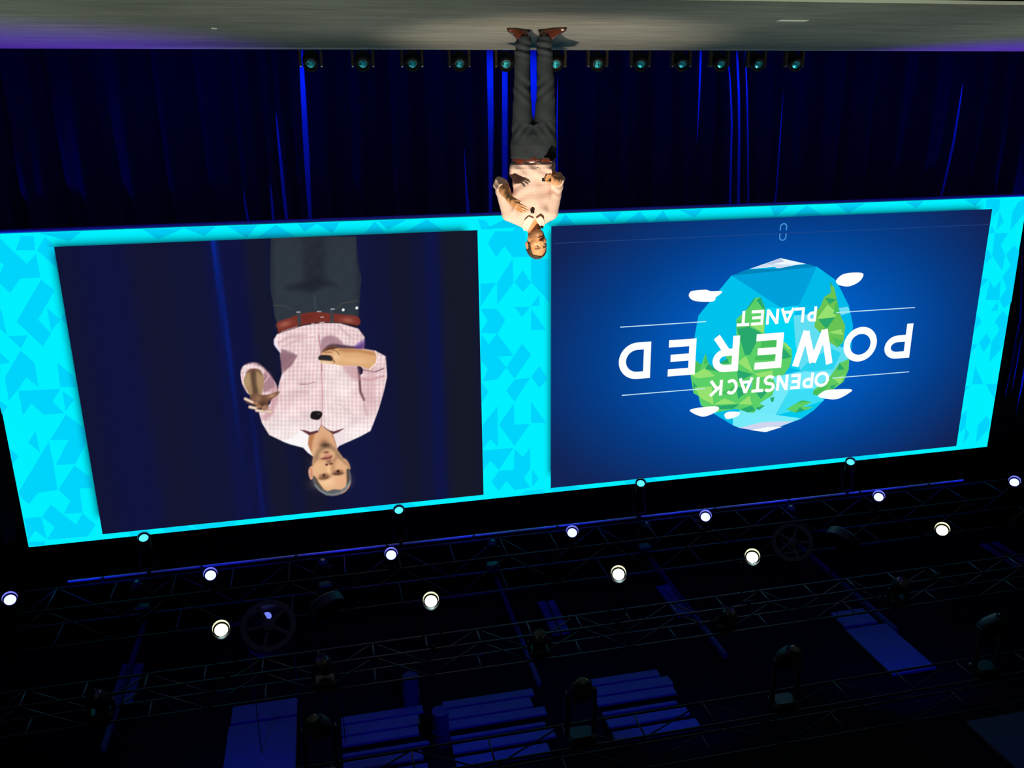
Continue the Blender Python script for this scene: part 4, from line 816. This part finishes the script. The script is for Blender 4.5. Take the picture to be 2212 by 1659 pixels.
# --- head frame
HC = np.array([.008, -.005, 1.727]); yaw = math.radians(-24); roll = math.radians(-9); pit = math.radians(-3)
RH = np.array((Matrix.Rotation(roll, 3, 'Y') @ Matrix.Rotation(yaw, 3, 'Z') @ Matrix.Rotation(pit, 3, 'X')))
def to_head(x, y, z):
    dx, dy, dz = x - HC[0], y - HC[1], z - HC[2]; R = (RH.T / 1.05).astype(np.float32)
    return (R[0, 0] * dx + R[0, 1] * dy + R[0, 2] * dz, R[1, 0] * dx + R[1, 1] * dy + R[1, 2] * dz, R[2, 0] * dx + R[2, 1] * dy + R[2, 2] * dz)
def head_sdf(x, y, z, full=True):
    a, b, c = to_head(x, y, z); s = np.abs(a)
    f = ell(a, b, c, (0, .015, .03), (.074, .094, .086))
    f = smin(f, ell(a, b, c, (0, -.03, -.035), (.062, .07, .088)), .03)
    f = smin(f, cone(s, b, c, (.048, .0, -.062), (.012, -.07, -.102), .022, .022), .03)
    f = smin(f, ell(a, b, c, (0, -.078, -.102), (.022, .02, .018)), .02)
    if not full: return f
    f = smin(f, cone(s, b, c, (.006, -.094, .02), (.042, -.082, .022), .010, .009), .012)
    f = smin(f, cone(s, b, c, (.042, -.064, -.03), (.05, -.045, -.02), .018, .016), .02)
    f = smax(f, -ell(s, b, c, (.031, -.106, .0), (.017, .014, .011)), .008)
    f = smin(f, ell(s, b, c, (.031, -.083, .0), (.0135, .0125, .0115)), .003)
    f = smin(f, cone(a, b, c, (0, -.094, .012), (0, -.119, -.036), .008, .0125), .008)
    f = smin(f, ell(s, b, c, (.0125, -.105, -.041), (.0085, .011, .0085)), .006)
    f = smin(f, ell(a, b, c, (0, -.094, -.0695), (.023, .012, .0055)), .005)
    f = smin(f, ell(a, b, c, (0, -.092, -.0805), (.02, .012, .0065)), .005)
    f = smax(f, -ell(a, b, c, (0, -.106, -.0748), (.021, .008, .0016)), .003)
    ea = ell(s - .12 * (b - .012), b, c, (.079, .016, -.008), (.0085, .02, .033)); ea = smax(ea, -ell(s, b, c, (.09, .012, -.004), (.007, .011, .02)), .004)
    return smin(f, ea, .006)
def neck_sdf(x, y, z):
    return smin(cone(x, y, z, (.045, .03, 1.5), (.022, .012, 1.66), .062, .056), ell(x, y, z, (.045, .02, 1.47), (.11, .08, .035)), .03)
def finger(x, y, z, pts, r0, r1):
    f = None; n = len(pts) - 1
    for i in range(n):
        g = cone(x, y, z, pts[i], pts[i + 1], r0 + (r1 - r0) * i / n, r0 + (r1 - r0) * (i + 1) / n); f = g if f is None else np.minimum(f, g)
    return f
def L(px, py, dy): return loc(px, py, dy)
def hand_left(x, y, z):                 # raised, open
    k0 = L(1117, 441, -.315); pts = [L(1111, 436, -.27), k0]
    f = cone(x, y, z, ELL_, WRL, .047, .029); f = smin(f, cone(x, y, z, ELL_ + (WRL - ELL_) * .25, ELL_ + (WRL - ELL_) * .5, .047, .043), .02)
    f = smin(f, cone(x, y, z, WRL, L(1110, 436, -.285), .028, .03), .02)
    f = smin(f, cone(x, y, z, L(1110, 435, -.285), L(1118, 442, -.325), .026, .024), .015); f = smin(f, cone(x, y, z, L(1108, 440, -.285), L(1114, 447, -.32), .022, .019), .015)
    for a, b, c in (((1120, 440, -.34), (1128, 443.5, -.365), (1136, 447, -.36)), ((1119, 443, -.34), (1128, 449, -.37), (1138, 454, -.37)), ((1117, 446, -.335), (1125, 453, -.36), (1134, 457, -.36)), ((1114, 448, -.325), (1120, 455, -.345), (1127, 459, -.345))):
        f = smin(f, finger(x, y, z, [L(*a), L(*b), L(*c)], .0098, .0072), .006)
    f = smin(f, finger(x, y, z, [L(1110, 432, -.285), L(1116, 433, -.315), L(1122, 434.5, -.33)], .0125, .0085), .008)
    return f
def hand_right(x, y, z):                # holds the clicker
    f = cone(x, y, z, ELR, WRR, .047, .031); f = smin(f, cone(x, y, z, ELR + (WRR - ELR) * .25, ELR + (WRR - ELR) * .55, .048, .043), .02)
    f = smin(f, cone(x, y, z, WRR, L(1190, 386, -.275), .03, .032), .02); f = smin(f, cone(x, y, z, L(1190, 388, -.28), L(1187, 382, -.285), .026, .024), .015)
    for i, (dy_, dx_) in enumerate(((0, 0), (-3.2, 1), (-6.2, 2.2), (-9, 4))):
        f = smin(f, finger(x, y, z, [L(1187 + dx_ * .5, 386 + dy_, -.305), L(1180 + dx_, 386.5 + dy_, -.335), L(1177 + dx_, 386 + dy_, -.31), L(1180 + dx_, 386 + dy_, -.285)], .0102, .0078), .005)
    f = smin(f, finger(x, y, z, [L(1190, 391, -.285), L(1185, 392.5, -.32), L(1179, 391.5, -.335)], .0125, .009), .008)
    return f
# --- skin
def skin_colors(V, arms=False):
    a, b, c = to_head(V[:, 0], V[:, 1], V[:, 2]); s = np.abs(a); n = len(V)
    col = np.tile(lin((238, 176, 128)), (n, 1))
    def mix(k, rgb): nonlocal col; k = np.clip(k, 0, 1)[:, None]; col = col * (1 - k) + lin(rgb) * k
    if not arms:
        front = b < -.02
        mix(.55 * front * np.clip((-.055 - c) / .02, 0, 1) * np.clip((c + .135) / .01, 0, 1), (128, 92, 68))      # stubble
        mix(.8 * np.exp(-(((s - .031) / .020) ** 2 + ((c - .021) / .0055) ** 2) ** 2) * front, (52, 34, 26))        # brows
        mix(np.exp(-(((s - .031) / .0115) ** 2 + ((c) / .0058) ** 2) ** 4) * (b < -.08), (225, 214, 204))          # eyes
        mix(np.exp(-(((s - .032) / .0062) ** 2 + ((c) / .0062) ** 2) ** 4) * (b < -.08), (40, 26, 20))
        mix(.7 * np.exp(-(((s - .031) / .014) ** 2 + ((c - .0085) / .003) ** 2)) * (b < -.07), (90, 58, 44))
        mix(.75 * np.exp(-((a / .023) ** 2 + ((c + .075) / .012) ** 2) ** 3) * (b < -.07), (176, 92, 84))           # lips
        mix(.9 * np.exp(-((a / .018) ** 2 + ((c + .0748) / .0022) ** 2)) * (b < -.07), (86, 36, 32))
        mix(.8 * np.exp(-(((s - .009) / .004) ** 2 + ((c + .047) / .0035) ** 2)) * (b < -.09), (90, 48, 38))
    return col
def skin_mat():
    m, nt, b = nodes('skin'); a = nt.nodes.new('ShaderNodeAttribute'); a.attribute_name = 'Col'
    tc = nt.nodes.new('ShaderNodeTexCoord'); n = nt.nodes.new('ShaderNodeTexNoise'); n.inputs['Scale'].default_value = 90
    mx = nt.nodes.new('ShaderNodeMixRGB'); mx.blend_type = 'MULTIPLY'; mx.inputs[0].default_value = .15
    nt.links.new(tc.outputs['Object'], n.inputs['Vector']); nt.links.new(a.outputs['Color'], mx.inputs[1]); nt.links.new(n.outputs['Color'], mx.inputs[2]); nt.links.new(mx.outputs[0], b.inputs['Base Color'])
    b.inputs['Roughness'].default_value = .42; b.inputs['Subsurface Weight'].default_value = .08; b.inputs['Subsurface Radius'].default_value = (.01, .004, .002); b.inputs['Subsurface Scale'].default_value = .5
    return m
parts = []
v, q = surface(lambda x, y, z: smin(head_sdf(x, y, z), neck_sdf(x, y, z), .018), (-.16, -.16, 1.42), (.24, .15, 1.87), .0026); parts.append((v, q, skin_colors(v)))
v, q = surface(hand_left, (.04, -.42, 1.13), (.38, .06, 1.48), .0026); parts.append((v, q, skin_colors(v, True)))
v, q = surface(hand_right, (-.24, -.38, 1.08), (-.03, .08, 1.26), .0026); parts.append((v, q, skin_colors(v, True)))
LEGL = [(.06, .105, .035, .04, .045), (.1, .11, .035, .045, .05), (.45, .125, .0, .05, .055), (.7, .12, .0, .07, .078), (.95, .11, .01, .08, .09)]
LEGR = [(.06, -.06, .03, .04, .045), (.1, -.06, .03, .045, .05), (.45, -.07, .0, .052, .057), (.7, -.062, .0, .072, .08), (.95, -.045, .01, .08, .09)]
def core(x, y, z):
    f = sections(x, y, z, [(.9, .033, .015, .15, .09), (1.05, .035, .01, .14, .088), (1.2, .04, .01, .135, .09), (1.4, .048, .01, .15, .095), (1.47, .05, .01, .12, .075)])
    f = smin(f, sections(x, y, z, LEGL), .05); f = smin(f, sections(x, y, z, LEGR), .05)
    f = smin(f, cone(x, y, z, SHL, ELL_, .045, .038), .03); f = smin(f, cone(x, y, z, SHR, ELR, .045, .038), .03); return f
v, q = surface(core, (-.26, -.16, .0), (.4, .17, 1.52), .009); parts.append((v, q, skin_colors(v, True)))
vo, qo, co = [], [], []; off = 0
for v, q, c in parts: vo.append(v); qo.append(q + off); co.append(c); off += len(v)
npmesh('body', np.concatenate(vo), np.concatenate(qo), skin_mat(), person, True, np.concatenate(co))
# --- hair
def hair_sdf(x, y, z):
    a, b, c = to_head(x, y, z); s = np.abs(a)
    shell = np.maximum(head_sdf(x, y, z, False) - .0065 - .0015 * np.sin(a * 300) * np.sin(b * 260 + c * 240), -(head_sdf(x, y, z, False) + .01))
    line = np.minimum(.092 - .35 * s - c, 9)                    # front hairline: keep above
    side = np.maximum(-.032 + .30 * np.maximum(c, 0) * 0 - b + np.maximum(0, c - .05) * .2, -.03 - c)
    back = np.maximum(.03 - b, -.085 - c)
    keep = np.minimum(np.minimum(line + np.maximum(0, -.075 - b) * 0, side), back)
    keep = smin(smin(line, side, .02), back, .02)
    return smax(shell, keep, .004)
v, q = surface(hair_sdf, (-.12, -.13, 1.6), (.14, .15, 1.88), .0028)
npmesh('hair', v, q, mat('short_grey_brown_hair', (74, 62, 50), .7, noise=.35, nscale=260, bump=.6, bscale=240), person)
# --- shirt
TOR = [(1.0, .032, .01, .166, .11), (1.035, .034, .01, .171, .115), (1.055, .036, .003, .19, .138), (1.09, .04, -.003, .199, .146), (1.13, .041, .0, .19, .138), (1.21, .044, .0, .162, .122), (1.3, .046, .0, .170, .124), (1.38, .05, .0, .174, .122), (1.45, .058, .005, .18, .112), (1.5, .062, .015, .165, .09), (1.545, .055, .02, .105, .074), (1.585, .045, .022, .076, .068), (1.62, .04, .022, .067, .062)]
CUL, CUR = ELL_ + (WRL - ELL_) * .30, ELR + (WRR - ELR) * .24
def shirt_sdf(x, y, z):
    wr = .0045 * np.sin(38 * z + 14 * x + 3 * np.sin(20 * x + 9 * y)) * np.clip((1.2 - z) / .12, 0, 1) + .003 * np.sin(46 * (z * .7 + x) + 2 * np.sin(17 * z)) + .0025 * np.sin(60 * (z - .6 * x) + 3 * np.sin(12 * x))
    f = sections(x, y, z, TOR) + wr * 1.35
    f = smax(f, -(z - 1.005), .004)
    wl = .0045 * np.sin(95 * z + 30 * y + 2 * np.sin(40 * x)) * np.clip((1.36 - z) / .1, 0, 1)
    al = cone(x, y, z, ELL_, CUL, .058, .056) + wl
    ar = cone(x, y, z, ELR, CUR, .056, .055) + wl
    dl = (WRL - ELL_) / np.linalg.norm(WRL - ELL_); dr = (WRR - ELR) / np.linalg.norm(WRR - ELR)
    hl = (x - CUL[0]) * dl[0] + (y - CUL[1]) * dl[1] + (z - CUL[2]) * dl[2]; hr = (x - CUR[0]) * dr[0] + (y - CUR[1]) * dr[1] + (z - CUR[2]) * dr[2]
    al = smax(al, hl - .012, .006); ar = smax(ar, hr - .012, .006)
    al = smax(al, -np.maximum(cone(x, y, z, CUL - dl * .01, CUL + dl * .1, .046, .046), -hl - .008), .004); ar = smax(ar, -np.maximum(cone(x, y, z, CUR - dr * .01, CUR + dr * .1, .046, .046), -hr - .008), .004)
    al = smin(al, cone(x, y, z, SHL, ELL_, .068, .057) + wl, .012); ar = smin(ar, cone(x, y, z, SHR, ELR, .068, .055) + wl, .012)
    f = smin(smin(f, al, .022), ar, .022)
    f = smin(f, cone(x, y, z, (.1, .02, 1.548), (.24, .012, 1.468), .046, .062), .02); f = smin(f, cone(x, y, z, (-.01, .02, 1.535), (-.108, .012, 1.46), .046, .062), .02)
    # neck opening: a V at the front, round at the back
    vx = (x - .022) * 1. ; v_ = np.maximum(np.abs(vx) * 1.9 - (z - 1.497), y + .02)
    nk = cone(x, y, z, (.045, .03, 1.5), (.02, .01, 1.68), .060, .060)
    f = smax(f, -np.minimum(np.maximum(v_ * .5, np.abs(vx) - .06), nk), .005)
    pl_ = np.abs(x - np.interp(z, [1.0, 1.5], [-.016, .023]).astype(np.float32) - .012)
    f = f - .0022 * np.clip(1 - pl_ / .014, 0, 1) ** .3 * (y < 0) * (z < 1.49)
    return f
v, q = surface(shirt_sdf, (-.27, -.19, .99), (.42, .17, 1.64), .0036)
def shirt_mat():
    m, nt, b = nodes('pink_check_shirt'); tc = nt.nodes.new('ShaderNodeTexCoord'); sp = nt.nodes.new('ShaderNodeSeparateXYZ'); nt.links.new(tc.outputs['Object'], sp.inputs[0])
    def line(sock, per, wd):
        d = nt.nodes.new('ShaderNodeMath'); d.operation = 'DIVIDE'; d.inputs[1].default_value = per; nt.links.new(sock, d.inputs[0])
        fr = nt.nodes.new('ShaderNodeMath'); fr.operation = 'FRACT'; nt.links.new(d.outputs[0], fr.inputs[0])
        lt = nt.nodes.new('ShaderNodeMath'); lt.operation = 'LESS_THAN'; lt.inputs[1].default_value = wd; nt.links.new(fr.outputs[0], lt.inputs[0]); return lt.outputs[0]
    a, c = line(sp.outputs['X'], .0095, .42), line(sp.outputs['Z'], .0095, .42)
    ad = nt.nodes.new('ShaderNodeMath'); ad.operation = 'ADD'; nt.links.new(a, ad.inputs[0]); nt.links.new(c, ad.inputs[1])
    hf = nt.nodes.new('ShaderNodeMath'); hf.operation = 'MULTIPLY'; hf.inputs[1].default_value = .5; nt.links.new(ad.outputs[0], hf.inputs[0])
    r = nt.nodes.new('ShaderNodeValToRGB'); r.color_ramp.elements[0].color = (*lin((240, 222, 216)), 1); r.color_ramp.elements[1].color = (*lin((222, 172, 168)), 1)
    nt.links.new(hf.outputs[0], r.inputs[0]); nt.links.new(r.outputs[0], b.inputs['Base Color']); b.inputs['Roughness'].default_value = .85; b.inputs['Specular IOR Level'].default_value = .2
    return m
M['shirt'] = shirt_mat(); shirt = npmesh('shirt', v, q, M['shirt'], person)
def cloth_patch(name, pts, thick, parent, material):     # a bent flap from outline points
    n = len(pts); v = [tuple(p) for p in pts] + [(p[0], p[1] + thick, p[2] - thick * .3) for p in pts]
    f = [tuple(range(n)), tuple(range(2 * n - 1, n - 1, -1))] + [(i, i + n, (i + 1) % n + n, (i + 1) % n) for i in range(n)]
    return mesh(name, v, f, material, parent)
M['collar'] = mat('pale_collar_cloth', (246, 226, 220), .85, noise=.05, nscale=120)
cloth_patch('collar_flap', [(.03, -.108, 1.5), (.072, -.118, 1.478), (.112, -.09, 1.515), (.128, -.02, 1.575), (.118, .01, 1.612), (.092, -.03, 1.60), (.06, -.075, 1.545)], .008, shirt, M['collar'])
cloth_patch('collar_flap', [(.016, -.108, 1.5), (-.028, -.118, 1.474), (-.052, -.09, 1.505), (-.06, -.02, 1.56), (-.045, .01, 1.598), (-.03, -.03, 1.585), (-.008, -.075, 1.54)], .008, shirt, M['collar'])
M['button'] = mat('white_button', (250, 240, 225), .3, noise=.02)
for px_, py_ in ((1155.5, 442), (1157.5, 416.5), (1160, 390.6), (1161.5, 364)):
    x_, _, z_ = loc(px_, py_, -.125); yy = np.linspace(-.2, -.02, 400); f = shirt_sdf(np.full(400, x_, np.float32), yy.astype(np.float32), np.full(400, z_, np.float32)); y_ = yy[np.argmax(f < 0)]
    MB().lathe((x_, y_ - .002, z_), (0, -1, 0), [(0, .0062), (.002, .006), (.003, .004)], 12).build('button', M['button'], shirt)
# --- trousers
TPEL = [(.755, .03, .0, .10, .07), (.82, .03, .0, .145, .108), (.9, .031, .0, .172, .122), (.985, .032, .005, .177, .118), (1.03, .033, .01, .172, .114), (1.05, .033, .01, .168, .11)]
TL = [(.058, .106, .036, .056, .07), (.085, .11, .03, .062, .075), (.105, .113, .025, .068, .08), (.135, .116, .02, .060, .072), (.3, .122, .005, .062, .07), (.45, .125, -.005, .067, .074), (.58, .123, -.005, .076, .083), (.7, .121, .0, .087, .095), (.8, .117, .0, .092, .108), (.9, .116, .0, .093, .112), (.985, .112, .0, .094, .11)]
TR = [(.058, -.06, .026, .056, .07), (.085, -.062, .02, .062, .075), (.105, -.063, .018, .068, .08), (.135, -.06, .015, .060, .072), (.3, -.065, .005, .066, .072), (.45, -.071, -.005, .072, .077), (.58, -.068, -.005, .080, .086), (.7, -.062, .0, .091, .097), (.8, -.059, .0, .093, .108), (.9, -.055, .0, .094, .112), (.985, -.05, .0, .094, .11)]
def pants_sdf(x, y, z):
    l = sections(x, y, z, TL); r = sections(x, y, z, TR); p = sections(x, y, z, TPEL)
    kn = .0042 * np.sin(70 * z + 60 * np.abs(x - .03)) * np.exp(-((z - .46) / .09) ** 2) + .006 * np.sin(110 * z + 25 * x) * np.exp(-((z - .15) / .06) ** 2) + .0035 * np.sin(60 * z - 90 * np.abs(x - .033)) * np.exp(-((z - .78) / .06) ** 2) * (y < 0)
    f = smin(np.minimum(l, r), p, .06) + kn + .002 * np.sin(40 * z + 30 * x)
    return f
v, q = surface(pants_sdf, (-.18, -.17, .045), (.25, .16, 1.06), .0042)
jeans = mat('dark_grey_denim', (46, 53, 62), .85, spec=.2, noise=.14, nscale=60, bump=.25, bscale=300)
tr = npmesh('trousers', v, q, jeans, person)
# --- belt with buckle and loops
n = 64; bv = []; bf = []
for i in range(n):
    th = 2 * math.pi * i / n; cx_, sy_ = math.cos(th), math.sin(th)
    for (ro, dz) in ((.006, -.027), (.012, -.022), (.012, .022), (.006, .027), (-.004, .027), (-.004, -.027)):
        bv.append((.0335 + (.173 + ro) * cx_, .009 + (.115 + ro) * sy_, 1.013 + dz + .012 * cx_ - .004 * sy_))
for i in range(n):
    for k in range(6): bf.append((i * 6 + k, ((i + 1) % n) * 6 + k, ((i + 1) % n) * 6 + (k + 1) % 6, i * 6 + (k + 1) % 6))
belt = mesh('belt', bv, bf, mat('brown_leather_belt', (100, 46, 32), .35, noise=.15, nscale=40, coat=.3), person, True)
M['chrome'] = mat('steel', (200, 200, 200), .2, 1.0, noise=.03)
bk = MB()
for c, d in (((-.005, -.117, 1.034), (.045, .006, .005)), ((-.005, -.117, .992), (.045, .006, .005)), ((-.027, -.117, 1.013), (.005, .006, .045)), ((.017, -.117, 1.013), (.005, .006, .045)), ((-.005, -.119, 1.013), (.04, .004, .004))): bk.box(c, d, bev=.001)
bk.build('buckle', M['chrome'], belt)
for th in (250, 292, 215, 325):
    a = math.radians(th); x_, y_ = .0335 + .185 * math.cos(a), .009 + .127 * math.sin(a)
    MB().box((x_, y_, 1.012 + .012 * math.cos(a)), (.012, .006, .06), Matrix.Rotation(a + math.pi / 2, 3, 'Z'), bev=.002).build('belt_loop', jeans, tr)
for px_, py_ in ((1188.5, 328.5), (1198, 326.5)):
    p = loc(px_, py_, -.1); MB().lathe((p[0], -.115 if px_ < 1190 else -.07, p[2]), (-.3, -1, 0), [(0, .004), (.004, .004), (.005, .001)], 8).build('rivet', M['chrome'], tr)
# --- shoes
M['shoe'] = mat('polished_brown_leather', (72, 34, 22), .22, noise=.15, nscale=30, coat=.6); M['sole'] = mat('dark_sole', (40, 26, 20), .6, noise=.1)
for heel, toe, ank in (((.078, .10), (.222, -.115), (.108, .035, .11)), ((-.028, .09), (-.226, -.10), (-.062, .028, .11))):
    H_, T_ = np.array([*heel, 0]), np.array([*toe, 0]); d = T_ - H_; Ln = np.linalg.norm(d); d = d / Ln; nrm = np.array([-d[1], d[0], 0])
    def shoe(x, y, z):
        u = (x - H_[0]) * d[0] + (y - H_[1]) * d[1]; w_ = (x - H_[0]) * nrm[0] + (y - H_[1]) * nrm[1]; t = np.clip(u / Ln, 0, 1)
        hw = np.interp(t, [0, .1, .3, .55, .75, .92, 1], [.022, .034, .036, .042, .046, .034, .014]).astype(np.float32); ht = np.interp(t, [0, .1, .3, .45, .6, .8, .95, 1], [.07, .085, .098, .088, .066, .046, .036, .026]).astype(np.float32)
        f = np.sqrt((w_ / hw) ** 2 + (np.maximum(z, 0) / ht) ** 2) - 1
        f = np.maximum(f * np.minimum(hw, ht) * .8, np.maximum(-u, u - Ln)); f = np.maximum(f, .012 - z)
        return smin(f, np.maximum(cone(x, y, z, (ank[0], ank[1], .05), ank, .042, .042), z - .12), .015)
    lo = (min(heel[0], toe[0]) - .06, min(heel[1], toe[1]) - .06, -.004); hi = (max(heel[0], toe[0]) + .06, max(heel[1], toe[1]) + .06, .14)
    v, q = surface(shoe, lo, hi, .0035); so = npmesh('shoe', v, q, M['shoe'], person)
    prof = [(0, .024), (.03, .034), (.3, .036), (.55, .044), (.75, .048), (.92, .036), (1.0, .016), (1.012, 0)]
    out = [H_ + d * Ln * t + nrm * wv for t, wv in prof] + [H_ + d * Ln * t - nrm * wv for t, wv in reversed(prof[:-1])]
    k = len(out); vv = [(p[0], p[1], .0) for p in out] + [(p[0], p[1], .014) for p in out]
    mesh('sole', vv, [tuple(range(k - 1, -1, -1)), tuple(range(k, 2 * k))] + [(i, (i + 1) % k, (i + 1) % k + k, i + k) for i in range(k)], M['sole'], so)
# --- things he carries
def local_root(name, p):
    w_ = PM + EX * p[0] + EY * p[1]; return empty(name, (w_[0], w_[1], p[2]), PANG)
p = loc(1151, 456.5, -.135); yy = np.linspace(-.2, 0, 400); f = shirt_sdf(np.full(400, p[0], np.float32), yy.astype(np.float32), np.full(400, p[2], np.float32)); p[1] = yy[np.argmax(f < 0)] - .006
mic = local_root('lapel_microphone', p); tag(mic, 'small black foam microphone clipped to the pink shirt placket', 'microphone')
MB().lathe((0, -.012, -.012), (0.15, -.2, 1), [(0, .007), (.005, .014), (.015, .017), (.025, .014), (.031, .005)], 14).build('foam_ball', M['fix'], mic, True)
MB().box((.006, 0, -.008), (.03, .012, .016), bev=.003).build('clip', M['fix'], mic)
p = loc(1180.5, 388.5, -.312); ck = local_root('presentation_clicker', p); tag(ck, "black presentation clicker held in the speaker's hand at the belly", 'clicker')
MB().box((0, 0, 0), (.075, .02, .03), Matrix.Rotation(.08, 3, 'Y'), bev=.007).build('clicker_body', M['fix'], ck)
MB().box((-.012, -.0105, .002), (.02, .004, .014), Matrix.Rotation(.08, 3, 'Y'), bev=.0015).build('clicker_button', M['dim'], ck)
